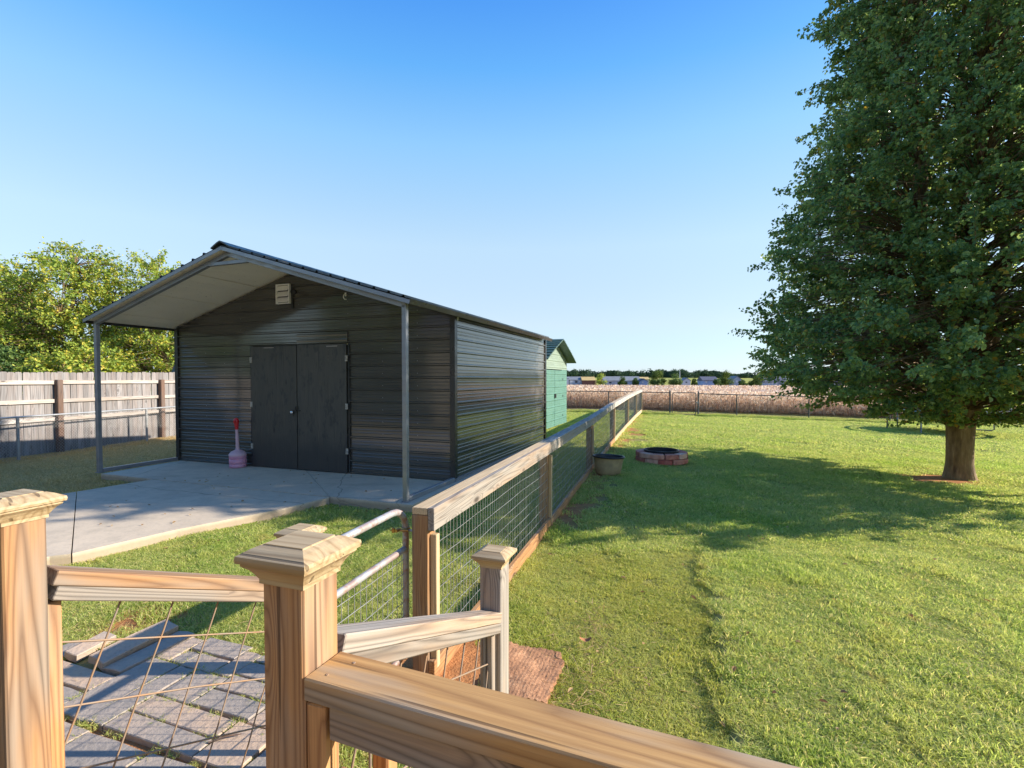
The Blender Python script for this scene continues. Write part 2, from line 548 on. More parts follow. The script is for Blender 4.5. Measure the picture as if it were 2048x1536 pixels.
def leafmat(name, stops, trans=0.35, rough=0.45, spec=0.4, tcol=None):
    t = NT(name)
    a = t.n('ShaderNodeAttribute'); a.attribute_name = 'tint'
    col = t.ramp(a.outputs['Fac'], stops)
    t.set(Base_Color=col, Roughness=rough, Specular_IOR_Level=spec)
    tr = t.n('ShaderNodeBsdfTranslucent')
    hs = t.n('ShaderNodeHueSaturation'); hs.inputs['Value'].default_value = 1.7
    hs.inputs['Hue'].default_value = 0.485; hs.inputs['Saturation'].default_value = 1.1
    t.put(hs.inputs['Color'], col); t.put(tr.inputs[0], hs.outputs[0])
    mx = t.n('ShaderNodeMixShader'); mx.inputs[0].default_value = trans
    t.t.links.new(t.b.outputs[0], mx.inputs[1]); t.t.links.new(tr.outputs[0], mx.inputs[2])
    t.t.links.new(mx.outputs[0], t.out.inputs[0])
    return t.m


M['pear_leaf'] = leafmat('pear_leaf', [(0.0, (0.07, 0.14, 0.055)), (0.5, (0.16, 0.26, 0.085)), (0.9, (0.32, 0.41, 0.13)), (0.985, (0.24, 0.30, 0.06)), (1.0, (0.38, 0.30, 0.06))], 0.42, 0.38, 0.5)
M['yellow_leaf'] = leafmat('yellow_green_leaf', [(0.0, (0.11, 0.18, 0.035)), (0.5, (0.27, 0.36, 0.06)), (0.85, (0.46, 0.46, 0.07)), (1.0, (0.60, 0.48, 0.08))], 0.35, 0.55, 0.3)
M['dark_leaf'] = leafmat('dark_green_leaf', [(0.0, (0.04, 0.08, 0.025)), (0.6, (0.09, 0.16, 0.04)), (1.0, (0.18, 0.25, 0.05))], 0.25, 0.6, 0.3)
M['far_leaf'] = leafmat('far_bush_leaf', [(0.0, (0.03, 0.06, 0.02)), (0.5, (0.08, 0.13, 0.03)), (1.0, (0.20, 0.24, 0.05))], 0.2, 0.8, 0.1)
M['far_wood'] = leafmat('far_wood_leaf', [(0.0, (0.028, 0.05, 0.032)), (0.5, (0.045, 0.08, 0.045)), (1.0, (0.085, 0.12, 0.05))], 0.1, 0.9, 0.05)
M['crop'] = leafmat('dry_crop', [(0.0, (0.22, 0.14, 0.085)), (0.4, (0.44, 0.31, 0.20)), (0.75, (0.62, 0.49, 0.35)), (1.0, (0.82, 0.73, 0.58))], 0.35, 0.8, 0.1)
M['straw'] = leafmat('dry_straw', [(0.0, (0.22, 0.13, 0.06)), (0.5, (0.42, 0.30, 0.15)), (1.0, (0.6, 0.46, 0.26))], 0.2, 0.8, 0.1)

# ------------------------------------------------------------------ layout
TH = R(19.85)
U = Vector((math.sin(TH), math.cos(TH), 0)); Vv = Vector((math.cos(TH), -math.sin(TH), 0))


def uv(s, t, z=0.0):
    return Vector((U.x * s + Vv.x * t, U.y * s + Vv.y * t, z))


def to_uv(x, y):
    return x * U.x + y * U.y, x * Vv.x + y * Vv.y


def smooth(a, b, x):
    k = np.clip((x - a) / (b - a), 0, 1)
    return k * k * (3 - 2 * k)


EDGE = [(0.92, 1.9), (1.03, 2.28), (1.39, 3.35), (1.78, 4.55)]


def edge_x(y):
    return np.interp(y, [p[1] for p in EDGE], [p[0] for p in EDGE])


def gz(x, y):
    x = np.asarray(x, dtype=float); y = np.asarray(y, dtype=float)
    z = -0.022 * np.clip(x - 5, 0, 18) * (1 - smooth(60, 200, y))
    z = z - 0.10 * smooth(-6.9, -9.0, x) * (1 - smooth(60, 200, y))
    z = z + np.interp(y, [-50, 30, 300, 345, 560, 900, 3000], [0, 0, -2.6, -2.9, 3.0, 6.0, 6.0])
    z = z - 0.0045 * np.clip(x, 0, 260) * smooth(60, 300, y)
    near = (1 - smooth(4.45, 4.65, y)) * smooth(1.7, 1.9, y)
    wob = 0.006 * np.sin(y * 5.0)
    z = z + 0.032 * near * smooth(-0.03, 0.03, x - edge_x(y) - wob) * (1 - smooth(1.2, 3.0, x - edge_x(y)))
    z = z + 0.012 * np.sin(x * 1.7 + 1.3 * np.sin(y * 1.1)) * np.cos(y * 1.3) * (1 - smooth(25, 40, y))
    return z


def g1(x, y):
    return float(gz(x, y))


def poly_mask(x, y, poly):
    inside = np.zeros(np.shape(x), dtype=bool)
    n = len(poly)
    for i in range(n):
        x0, y0 = poly[i]; x1, y1 = poly[(i + 1) % n]
        c = ((y0 > y) != (y1 > y)) & (x < (x1 - x0) * (y - y0) / (y1 - y0 + 1e-12) + x0)
        inside ^= c
    return inside


# shed frame: origin at its front right corner on the pad, X to the right along the front, Y into the depth
SHED_O = Vector((-0.87, 7.5, 0.105))
SM = Matrix.Translation(SHED_O) @ Matrix.Rotation(-TH, 4, 'Z')
W, D, PORCH, EAVE, RIDGE = 5.81, 4.91, 1.35, 2.51, 3.38

pad_uv = [(6.80, -9.12), (5.36, -9.06), (5.34, -7.83), (5.31, -4.46), (5.31, -3.22), (6.80, -3.24), (11.8, -3.24), (11.8, -9.3)]
walk_uv = [(5.40, -7.83), (4.16, -8.0), (2.2, -8.35), (0.4, -6.7), (1.0, -6.0), (1.7, -5.62), (2.70, -5.28), (3.63, -4.98), (4.64, -4.59), (5.31, -4.46)]


def W2(l):
    return [tuple(uv(s, t).xy) for s, t in l]


PAD = W2(pad_uv); WALK = W2(walk_uv)

# ------------------------------------------------------------------ ground sheet
def axis_pts(segs):
    out = []
    for a, b, st in segs:
        out += list(np.arange(a, b, st))
    out.append(segs[-1][1])
    return np.array(out)


gx = axis_pts([(-2500, -300, 220), (-300, -40, 20), (-40, -10, 2), (-10, -4, 0.4), (-4, 0.6, 0.15), (0.6, 2.4, 0.03), (2.4, 8, 0.15), (8, 30, 0.8), (30, 400, 15), (400, 2500, 210)])
gy = axis_pts([(-200, -10, 20), (-10, 1.5, 0.8), (1.5, 4.8, 0.04), (4.8, 6, 0.1), (6, 30, 0.5), (30, 80, 3), (80, 900, 20), (900, 4000, 310)])
GX, GY = np.meshgrid(gx, gy)
GZ = gz(GX, GY)
under = poly_mask(GX, GY, PAD) | poly_mask(GX, GY, WALK)
GZ = np.where(under, np.minimum(GZ, -0.02), GZ)
nx, ny = len(gx), len(gy)
idx = np.arange(nx * ny).reshape(ny, nx)
F = np.stack([idx[:-1, :-1], idx[:-1, 1:], idx[1:, 1:], idx[1:, :-1]], -1).reshape(-1, 4)


def ground_mat():
    t = NT('ground')
    c = t.pos()
    sep = t.n('ShaderNodeSeparateXYZ'); t.put(sep.inputs[0], c)
    y = sep.outputs[1]; x = sep.outputs[0]
    n1 = t.noise(c, 0.6, 4, 0.6); n2 = t.noise(c, 7, 4, 0.7); n3 = t.noise(c, 60, 3, 0.6)
    lawn = t.mix(t.mapr(n2, 0.3, 0.7), (0.27, 0.25, 0.09), (0.18, 0.18, 0.06))
    lawn = t.mix(t.math('MULTIPLY', t.mapr(n1, 0.42, 0.62), 0.5), lawn, (0.30, 0.28, 0.09))
    lawn = t.mix(t.math('MULTIPLY', t.mapr(n3, 0.5, 0.7), 0.5), lawn, (0.19, 0.15, 0.07))
    dry = t.mix(t.mapr(n2, 0.3, 0.7), (0.36, 0.28, 0.15), (0.24, 0.20, 0.10))
    soil = t.mix(t.mapr(n2, 0.3, 0.7), (0.50, 0.22, 0.085), (0.30, 0.14, 0.06))
    col = t.mix(t.mapr(t.math('ADD', x, t.math('MULTIPLY', n1, 2.0)), -6.2, -4.6, 1.0, 0.0), lawn, dry)
    # bare earth: around the tree foot, beside the wooden fence and at the foot of the steps
    def blob(cx, cy, r0, r1, sx=1.0):
        d = t.math('SQRT', t.math('ADD', t.math('POWER', t.math('MULTIPLY', t.math('SUBTRACT', x, cx), sx), 2.0),
                                  t.math('POWER', t.math('SUBTRACT', y, cy), 2.0)))
        d = t.math('ADD', d, t.math('MULTIPLY_ADD', n2, 0.6, -0.3))
        return t.mapr(d, r0, r1, 1.0, 0.0)
    m = blob(7.2, 8.45, 0.35, 0.7, 0.5)
    for a in ((-0.28, 2.72, 0.42, 0.62, 1.0), (-2.5, 3.35, 0.15, 0.4, 1.0), (1.0, 7.2, 0.3, 0.7, 1.8), (-1.6, 2.2, 0.8, 1.2, 1.0), (3.8, 15.5, 0.3, 1.6, 2.2)):
        m = t.math('MAXIMUM', m, blob(*a))
    fd_ = t.math('SUBTRACT', x, t.math('MULTIPLY_ADD', y, .304, -1.314))
    fm = t.math('MULTIPLY', t.mapr(t.math('ADD', fd_, t.math('MULTIPLY_ADD', n2, .5, -.25)), .25, .55, 1.0, 0.0), t.mapr(fd_, -.3, -.1))
    m = t.math('MAXIMUM', m, t.math('MULTIPLY', fm, t.mapr(y, 5.0, 6.0)))
    col = t.mix(m, col, soil)
    fld = t.mapr(y, 27.2, 27.8)
    col = t.mix(fld, col, (0.20, 0.13, 0.085))
    far = t.mapr(y, 325, 335)
    hill = t.mix(t.mapr(t.noise(c, 0.02, 3), 0.4, 0.6), (0.33, 0.32, 0.07), (0.24, 0.27, 0.07))
    col = t.mix(far, col, hill)
    t.set(Base_Color=col, Roughness=0.95, Specular_IOR_Level=0.1)
    t.bump(t.math('ADD', n2, n3), 0.6, 0.02)
    return t.m


tag(obj_np('ground', np.stack([GX, GY, GZ], -1).reshape(-1, 3), F, ground_mat(), smooth=True), kind='structure')

# ------------------------------------------------------------------ concrete pad and walk
t0 = thing('concrete_pad', 'grey concrete pad under the open porch of the dark shed', 'concrete pad', (*uv(6, -6).xy, 0))
t0['kind'] = 'structure'
jm = (5.325, -4.46)
pieces = [[(6.80, -9.12), (5.36, -9.06), (5.34, -7.83), (5.325, -4.475), (6.79, -6.21)],
          [(6.79, -6.198), (5.325, -4.462), (5.31, -3.22), (6.80, -3.24)],
          [(6.81, -9.12), (11.8, -9.3), (11.8, -3.24), (6.81, -3.24)]]
for p in pieces:
    MB().prism(W2(p), -0.15, 0.105).build('slab', M['concrete'], t0)
t1 = thing('concrete_walk', 'grey concrete walk running from the shed pad to the left', 'concrete walk', (*uv(4, -6).xy, 0))
t1['kind'] = 'structure'
wp = [[(5.327, -7.83), (4.16, -8.0), (4.40, -7.82), (2.83, -5.16), (3.63, -4.98), (4.64, -4.59), (5.312, -4.46)],
      [(4.15, -8.0), (2.2, -8.35), (1.0, -6.2), (1.7, -5.62), (2.70, -5.27), (2.80, -5.17), (4.385, -7.83)]]
wp[0] = [(5.327, -7.83), (4.405, -7.955), (2.815, -5.168), (3.63, -4.98), (4.64, -4.59), (5.312, -4.46)]
wp[1] = [(4.397, -7.957), (2.2, -8.35), (1.0, -6.2), (1.7, -5.62), (2.70, -5.27), (2.806, -5.172)]
for p in wp:
    MB().prism(W2(p), -0.15, 0.1).build('slab', M['concrete'], t1)

# ------------------------------------------------------------------ the dark metal shed
shed = thing('metal_shed', 'charcoal ribbed metal shed with double doors and an open front porch roof', 'shed', tuple(SHED_O), -TH)
PER = EAVE / 13.0


def profile(z0, z1, per=PER, h=0.022, phase=0.0):
    """rows (z, outward offset) of a sheet with one tall rib and two low ones per period"""
    rows = []
    k0 = math.floor((z0 - phase) / per) - 1; k1 = math.ceil((z1 - phase) / per) + 1
    for k in range(k0, k1):
        b = phase + k * per
        for dz, o in ((0.0, 0.0), (0.017, h), (0.029, h), (0.044, 0.0), (per * .44, 0.0), (per * .47, .0035), (per * .52, .0035), (per * .55, 0), (per * .69, 0), (per * .72, .0035), (per * .77, .0035), (per * .80, 0)):
            rows.append((b + dz, o))
    out = [r for r in rows if z0 < r[0] < z1]
    def at(z):
        for a, b in zip(rows, rows[1:]):
            if a[0] <= z <= b[0]:
                return a[1] + (b[1] - a[1]) * (z - a[0]) / max(b[0] - a[0], 1e-6)
        return 0.0
    return [(z0, at(z0))] + out + [(z1, at(z1))]


def wall_sheet(name, x0, x1, z0, z1, mat, parent, Mw, per=PER, phase=0.0, h=0.022):
    """sheet in the plane y=0 of Mw, outward -Y; x0/x1 numbers or functions of z"""
    f0 = x0 if callable(x0) else (lambda z: x0)
    f1 = x1 if callable(x1) else (lambda z: x1)
    vs = []; fs = []
    rows = profile(z0, z1, per, h, phase)
    for z, o in rows:
        a, b = f0(z), f1(z)
        if b < a: a = b = (a + b) / 2
        vs += [(a, -0.006 - o, z), (b, -0.006 - o, z)]
    for i in range(len(rows) - 1):
        fs.append((2 * i, 2 * i + 1, 2 * i + 3, 2 * i + 2))
    n = len(vs)
    vs += [(x, 0.02, z) for (x, y, z) in (vs[0], vs[1], vs[-2], vs[-1])]
    fs += [(n, n + 2, n + 3, n + 1), (0, n, n + 1, 1), (n - 2, n - 1, n + 3, n + 2)]
    fs += [tuple([n] + list(range(0, n, 2)) + [n + 2])[::1], tuple([n + 3] + list(range(n - 1, 0, -2)) + [n + 1])]
    return MB().add(vs, fs).build(name, mat, parent, Mw)


DX0, DX1, DTOP = -3.93, -1.90, 2.12
slope = (RIDGE - EAVE) / (W / 2)
STR = PER * 3


def strips(x0, x1, z0, z1, mat, parent, Mw):
    z = z0
    while z < z1 - 0.03:
        zz = min(z1, (math.floor(z / STR + 1e-6) + 1) * STR)
        if z1 - zz < 0.05: zz = z1
        wall_sheet('wall_panel', x0, x1, z, zz, mat, parent, Mw)
        z = zz


strips(-W, DX0, 0.0, DTOP, M['wall_metal'], shed, SM)
strips(DX1, 0.0, 0.0, DTOP, M['wall_metal'], shed, SM)
strips(lambda z: -W + max(0, z - EAVE) / slope, lambda z: -max(0, z - EAVE) / slope, DTOP, RIDGE - 0.02, M['wall_metal'], shed, SM)
wall_sheet('door_header_panel', DX0 + 1.0, DX1, DTOP + 0.015, DTOP + 0.19, M['wall_metal'], shed, SM @ Matrix.Translation((0, -0.024, 0)), per=0.09, h=0.004)
# right wall: plane x=0, outward +X
SR = SM @ Matrix.Rotation(R(90), 4, 'Z')          # local X -> shed Y, local -Y -> shed +X
strips(0.0, D, 0.0, EAVE - 0.01, M['wall_metal'], shed, SR)
SL = SM @ Matrix.Translation((-W, D, 0)) @ Matrix.Rotation(R(-90), 4, 'Z')
strips(0.0, D, 0.0, EAVE - 0.01, M['wall_metal'], shed, SL)
SB = SM @ Matrix.Translation((0, D, 0)) @ Matrix.Rotation(R(180), 4, 'Z')
strips(lambda z: max(0, z - EAVE) / slope, lambda z: W - max(0, z - EAVE) / slope, 0.0, RIDGE - 0.02, M['wall_metal'], shed, SB)
# corner trims
for cx, cy, sx, sy in ((0, 0, 1, -1), (-W, 0, -1, -1), (0, D, 1, 1), (-W, D, -1, 1)):
    m = MB()
    m.box(min(cx + sx * .03, cx - sx * .055), max(cx + sx * .03, cx - sx * .055), min(cy + sy * .03, cy + sy * .027), max(cy + sy * .03, cy + sy * .027), 0.0, EAVE - .02)
    m.box(min(cx + sx * .027, cx + sx * .030), max(cx + sx * .027, cx + sx * .030), min(cy + sy * .0265, cy - sy * .055), max(cy + sy * .0265, cy - sy * .055), 0.0, EAVE - .02)
    m.build('corner_trim', M['trim_metal'], shed, SM)
# base angle along the front and the right wall
MB().box(0.012, 0.034, -0.03, D, -0.03, 0.045).build('base_trim', M['tube'], shed, SM)
# screws
m = MB()
def screw(p, nrm, r=0.007):
    n = Vector(nrm); a = n.orthogonal().normalized(); b = n.cross(a)
    p = Vector(p)
    vs = [p + (a * math.cos(k * math.pi / 3) + b * math.sin(k * math.pi / 3)) * r for k in range(6)] + [p + n * r * .8]
    m.add(vs, [(k, (k + 1) % 6, 6) for k in range(6)])
for i in range(14):
    z = i * PER + 0.09
    for x in (-W + .75, -4.6, -0.62, -1.25):
        if z < DTOP or x in (-0.62,): screw((x, -0.007, z), (0, -1, 0))
    for y in (0.95, 1.9, 3.4):
        screw((0.007, y, z), (1, 0, 0))
for i in range(5):
    for x in (-4.2, -2.9, -1.9): screw((x, -0.007, DTOP + .1 + i * PER), (0, -1, 0))
m.build('screws', M['galv'], shed, SM)['kind'] = 'stuff'

# roof: two slopes over shed and porch, ribs run front to back
OV = 0.14
Y0, Y1 = -PORCH - 0.12, D + 0.12
LS = (W / 2 + OV) / math.cos(math.atan(slope))
ang = math.atan(slope)
for side in (-1, 1):
    # local frame of the slope: X down the slope from the ridge, Y along the ridge, Z outward
    if side == 1:
        RM = SM @ Matrix.Translation((-W / 2, 0, RIDGE + 0.02)) @ Matrix.Rotation(ang, 4, 'Y')
    else:
        RM = SM @ Matrix.Translation((-W / 2, 0, RIDGE + 0.02)) @ Matrix.Rotation(math.pi, 4, 'Z') @ Matrix.Rotation(ang, 4, 'Y')
    ys = (Y0, Y1) if side == 1 else (-Y1, -Y0)
    a = 0.0
    k = 0
    while a < LS - 0.02:
        b = min(a + 0.915, LS)
        rows = []
        nr = int(round((b - a) / 0.2287)) or 1
        st = (b - a) / nr
        for q in range(nr):
            s = a + q * st
            rows += [(s, 0.0), (s + st * .42, 0.0), (s + st * .42 + .012, 0.026), (s + st * .42 + .034, 0.026), (s + st * .42 + .046, 0.0)]
        rows.append((b - 0.001, 0.0))
        vs = []; fs = []
        for x, o in rows:
            vs += [(x, ys[0], .03 + o), (x, ys[1], .03 + o)]
        n2_ = len(vs)
        for x, o in rows:
            vs += [(x, ys[0], .026 + o), (x, ys[1], .026 + o)]
        L_ = len(rows)
        for i in range(L_ - 1):
            fs.append((2 * i, 2 * i + 2, 2 * i + 3, 2 * i + 1))
            fs.append((n2_ + 2 * i, n2_ + 2 * i + 1, n2_ + 2 * i + 3, n2_ + 2 * i + 2))
            fs.append((2 * i, n2_ + 2 * i, n2_ + 2 * i + 2, 2 * i + 2))
            fs.append((2 * i + 1, 2 * i + 3, n2_ + 2 * i + 3, n2_ + 2 * i + 1))
        fs += [(0, 1, n2_ + 1, n2_), (2 * L_ - 2, n2_ + 2 * L_ - 2, n2_ + 2 * L_ - 1, 2 * L_ - 1)]
        MB().add(vs, fs).build('roof_panel', M['roof_metal'], shed, RM)
        # pale underside with two low swages
        m = MB(); yy = (ys[0] + .012, ys[1] - .012)
        rr = [(a + .008, 0), (a + .012, .006)]
        for q in range(1, 4):
            s = a + (b - a) * q / 4.0
            rr += [(s - .012, .006), (s - .006, .0085), (s + .006, .0085), (s + .012, .006)]
        rr += [(b - .012, .006), (b - .008, 0)]
        vs = []; fs = []
        for x, o in rr: vs += [(x, yy[0], .014 - o), (x, yy[1], .014 - o)]
        for i in range(len(rr) - 1): fs.append((2 * i, 2 * i + 1, 2 * i + 3, 2 * i + 2))
        vs += [(rr[0][0], yy[0], .024), (rr[0][0], yy[1], .024), (rr[-1][0], yy[0], .024), (rr[-1][0], yy[1], .024)]
        nn = len(vs) - 4
        fs.append((nn, nn + 2, nn + 3, nn + 1))
        m.add(vs, fs)
        m.build('soffit_panel', M['soffit'], shed, RM)
        a = b; k += 1
    # eave trim
    MB().box(LS + .001, LS + .006, ys[0], ys[1], -0.035, .032).build('eave_trim', M['trim_metal'], shed, RM)
# ridge cap
m = MB()
cw = 0.17
for yA, yB in ((Y0 - .03, (Y0 + Y1) / 2), ((Y0 + Y1) / 2 + .002, Y1 + .03)):
    vs = []
    for x, z in ((-cw, -slope * cw), (-cw * .35, -.35 * slope * cw + .03), (0, .035), (cw * .35, -.35 * slope * cw + .03), (cw, -slope * cw)):
        vs += [(x, yA, z + .075), (x, yB, z + .075)]
    n_ = len(vs)
    vs += [(x, y, z - .02) for x, y, z in vs]
    fs = []
    for i in range(4):
        fs += [(2 * i, 2 * i + 2, 2 * i + 3, 2 * i + 1), (n_ + 2 * i, n_ + 2 * i + 1, n_ + 2 * i + 3, n_ + 2 * i + 2),
               (2 * i, n_ + 2 * i, n_ + 2 * i + 2, 2 * i + 2), (2 * i + 1, 2 * i + 3, n_ + 2 * i + 3, n_ + 2 * i + 1)]
    fs += [(0, 1, n_ + 1, n_), (8, n_ + 8, n_ + 9, 9)]
    m = MB().add(vs, fs)
    m.build('ridge_cap', M['roof_metal'], shed, SM @ Matrix.Translation((-W / 2, 0, RIDGE)))
# front bow: square tubes along the gable of the porch, brace at the peak, posts, floor rails
def sqtube(name, p0, p1, s, mat, parent, Mw, up=(0, 1, 0), bev=.004):
    F_, L = frame(p0, p1, up)
    return MB().box(0, L, -s / 2, s / 2, -s / 2, s / 2, bev).build(name, mat, parent, Mw @ F_)
TB = 0.062
zl = -0.048
for side in (-1, 1):
    for y in (-PORCH, -PORCH * .02 + .12):
        sqtube('rafter', (-W / 2, y, RIDGE + zl), (-W / 2 + side * (W / 2 + .02), y, EAVE + zl - .01), TB, M['tube'], shed, SM)
m = sqtube('peak_brace', (-W / 2 - .36, -PORCH - .004, RIDGE + zl - .125), (-W / 2 + .36, -PORCH - .004, RIDGE + zl - .125), .05, M['tube'], shed, SM)
for side in (-1, 1):
    x = -W / 2 + side * (W / 2 - .0)
    sqtube('porch_post', (x, -PORCH, 0.0), (x, -PORCH, EAVE - .05), TB, M['tube'], shed, SM)
    MB().box(x - .045, x + .045, -PORCH - .045, -PORCH + .045, 0.0005, .012).build('post_foot', M['tube'], shed, SM)
    sqtube('floor_rail', (x, -PORCH + .035, .033), (x, -.035, .033), TB, M['tube'], shed, SM, up=(0, 0, 1))
# front face trim over the bow
for side in (-1, 1):
    F_, L = frame((-W / 2, Y0 + .004, RIDGE + .012), (-W / 2 + side * (W / 2 + OV), Y0 + .004, RIDGE + .012 - slope * (W / 2 + OV)), (0, 1, 0))
    MB().box(0, L, -.022, .028, -.003, .003).build('rake_trim', M['tube'], shed, SM @ F_)

# doors
def door_leaf(x0, x1, z1, hinge_x, dirn):
    d = MB().box(x0, x1, -.052, -.028, .012, z1).build('door', M['black_wood'], shed, SM)
    for z in (.32, 1.05, 1.83):
        MB().box(min(hinge_x, hinge_x + dirn * .05), max(hinge_x, hinge_x + dirn * .05), -.058, -.0525, z, z + .095).build('hinge', M['hinge'], d, SM)
    return d
dl = door_leaf(DX0 + .01, -2.925, 2.105, DX0 - .02, 1)
dr = door_leaf(-2.908, DX1 - .01, 2.115, DX1 + .02, -1)
for xx in (DX0 + .3, -2.3):
    MB().box(xx, xx + .22, -.056, -.0525, 2.075, 2.088).build('worn_edge', M['fence_rail'], dl if xx < -3 else dr, SM)
k = MB().lathe([(0.0, .06), (.026, .055), (.032, .035), (.026, .015), (.013, .01), (.013, -.005)], 16).build('door_knob', M['chrome'], dl, SM @ Matrix.Translation((-3.0, -.053, .98)) @ Matrix.Rotation(R(90), 4, 'X'))
m = MB(); m.box(-2.985, -2.85, -.062, -.0525, 1.0, 1.02); m.tube([(-2.93, -.07, 1.08), (-2.935, -.075, 1.0), (-2.925, -.07, .97)], .008, 6)
m.build('hasp', M['black_metal'], dr, SM)
for x in (DX0 - .035, DX1 + .005):
    MB().box(x, x + .03, -.03, -.0265, 0.005, DTOP).build('door_trim', M['trim_metal'], shed, SM)
# louvred vent, floodlight, hook
vt = MB().box(-3.32, -3.05, -.04, -.02, 2.83, 3.14).build('vent', M['trim_metal'], shed, SM)  # dark backing stands for the shade in the slat gaps
m = MB(); m.box(-3.33, -3.31, -.075, -.0205, 2.82, 3.15); m.box(-3.06, -3.04, -.075, -.0205, 2.82, 3.15); m.box(-3.309, -3.061, -.075, -.0405, 2.82, 2.835); m.box(-3.309, -3.061, -.075, -.0405, 3.135, 3.15)
m.build('vent_frame', M['white_metal'], vt, SM)
for i in range(3):
    z = 2.842 + i * .098
    vs = [(-3.305, -.045, z + .088), (-3.065, -.045, z + .088), (-3.065, -.085, z + .012), (-3.305, -.085, z + .012), (-3.305, -.085, z), (-3.065, -.085, z), (-3.305, -.042, z + .078), (-3.065, -.042, z + .078)]
    MB().add(vs, [(0, 3, 2, 1), (3, 4, 5, 2), (4, 6, 7, 5), (0, 6, 4, 3), (1, 2, 5, 7)]).build('slat', M['white_metal'], vt, SM)
MB().box(-3.045, -3.0, -.034, -.02, 2.74, 3.15).build('vent_side_trim', M['trim_metal'], shed, SM)
fl = thing('wall_lamp', 'small black floodlight beside the white vent on the shed gable', 'lamp', tuple((SM @ Vector((-2.9, -.03, 3.02)))), -TH)
FM = SM @ Matrix.Translation((-2.93, 0, 3.0))
MB().tube([(0, -.02, 0), (0, -.07, 0), (.03, -.10, .0)], .014, 8).build('arm', M['black_metal'], fl, FM)
MB().lathe([(.018, -.05), (.03, -.04), (.045, .02), (.045, .05), (.04, .052), (0.0, .045)], 14).build('lamp_head', M['black_metal'], fl, FM @ Matrix.Translation((.045, -.12, .0)) @ Matrix.Rotation(R(110), 4, 'X') @ Matrix.Rotation(R(15), 4, 'Y'))
hk = thing('wall_hook', 'small white metal hook screwed high on the right of the shed gable', 'hook', tuple(SM @ Vector((-1.93, -.03, 2.86))), -TH)
HM = SM @ Matrix.Translation((-1.93, 0, 2.86))
MB().tube([(0, -.02, .05), (0, -.05, .05), (0, -.075, .03), (0, -.075, -.01), (.01, -.06, -.035), (.03, -.045, -.03)], .008, 6).build('hook_rod', M['white_metal'], hk, HM)
MB().box(-.014, .014, -.03, -.02, .02, .08).build('plate', M['white_metal'], hk, HM)

# ------------------------------------------------------------------ pink ash receptacle by the shed door
ax, ay = -4.80, 8.72
ash = thing('ash_receptacle', 'pink plastic smoking receptacle with red top standing left of the shed doors', 'ash receptacle', (ax, ay, .106))
AM = Matrix.Translation((ax, ay, .106))
MB().lathe([(0, 0.0), (.12, 0.0), (.135, .01), (.137, .05), (.131, .055), (.131, .065), (.137, .07), (.137, .14), (.131, .145), (.131, .155), (.137, .16), (.136, .215), (.132, .22)], 28).build('bucket', M['pink'], ash, AM)
MB().lathe([(.140, .205), (.141, .235), (.132, .245), (.105, .275), (.06, .30), (.035, .31), (.033, .33)], 28).build('lid', M['pale_pink'], ash, AM)
MB().tube([(0, 0, .315), (-.004, 0, .45), (-.012, 0, .68)], [.031, .027, .024], 16).build('neck', M['pale_pink'], ash, AM)
m = MB(); m.tube([(-.012, 0, .66), (-.014, 0, .74), (-.016, 0, .80), (-.018, -.004, .845), (-.018, -.004, .86)], [.027, .034, .043, .038, .018], 16)
m.tube([(-.018, -.02, .80), (-.024, -.055, .80)], [.026, .022], 12)
m.build('head', M['red'], ash, AM)

# ------------------------------------------------------------------ green shed beyond
GO = Vector((1.44, 17.15, 0.0))          # middle of its gable front; front faces shed +X (to the right)
GM = Matrix.Translation(GO) @ Matrix.Rotation(-TH + R(90), 4, 'Z')      # local X into depth along U, local -Y = outward (+Vv)
gs = thing('green_shed', 'green ribbed metal garden shed with double doors behind the dark shed', 'shed', tuple(GO), -TH + R(90))
GH, GE, GR, GD = 1.80, 2.35, 2.98, 3.2
gsl = (GR - GE) / GH
def gstrips(x0, x1, z0, z1, mat, Mw, n=4, name='wall_panel', per=.225):
    for i in range(n):
        a = z0 + (z1 - z0) * i / n; b = z0 + (z1 - z0) * (i + 1) / n
        wall_sheet(name, x0, x1, a, b, mat, gs, Mw, per=per, h=.014)
gstrips(-GH, -1.05, 0.0, 1.98, M['green_metal'], GM)
gstrips(1.05, GH, 0.0, 1.98, M['green_metal'], GM)
gstrips(lambda z: -GH + max(0, z - GE) / gsl, lambda z: GH - max(0, z - GE) / gsl, 1.98, GR - .02, M['green_pale'], GM, 3, 'gable_panel')
for a, b in ((-1.04, -.012), (.012, 1.04)):
    d = wall_sheet('door', a, b, .03, 1.95, M['green_metal'], gs, GM @ Matrix.Translation((0, -.02, 0)), per=.225, h=.012)
    if a > 0:
        for z in (.3, 1.0, 1.6):
            MB().box(1.035, 1.075, -.055, -.045, z, z + .08).build('hinge', M['black_metal'], d, GM)
    else:
        MB().box(-.06, .06, -.075, -.045, 1.0, 1.14).build('latch', M['black_metal'], d, GM)
for Mx, w_ in ((GM @ Matrix.Translation((GH, 0, 0)) @ Matrix.Rotation(R(90), 4, 'Z'), GD), (GM @ Matrix.Translation((-GH, GD, 0)) @ Matrix.Rotation(R(-90), 4, 'Z'), GD)):
    gstrips(0, w_, 0, GE - .01, M['green_metal'], Mx)
gstrips(lambda z: -GH + max(0, z - GE) / gsl, lambda z: GH - max(0, z - GE) / gsl, 0, GR - .02, M['green_metal'], GM @ Matrix.Translation((0, GD, 0)) @ Matrix.Rotation(math.pi, 4, 'Z'))
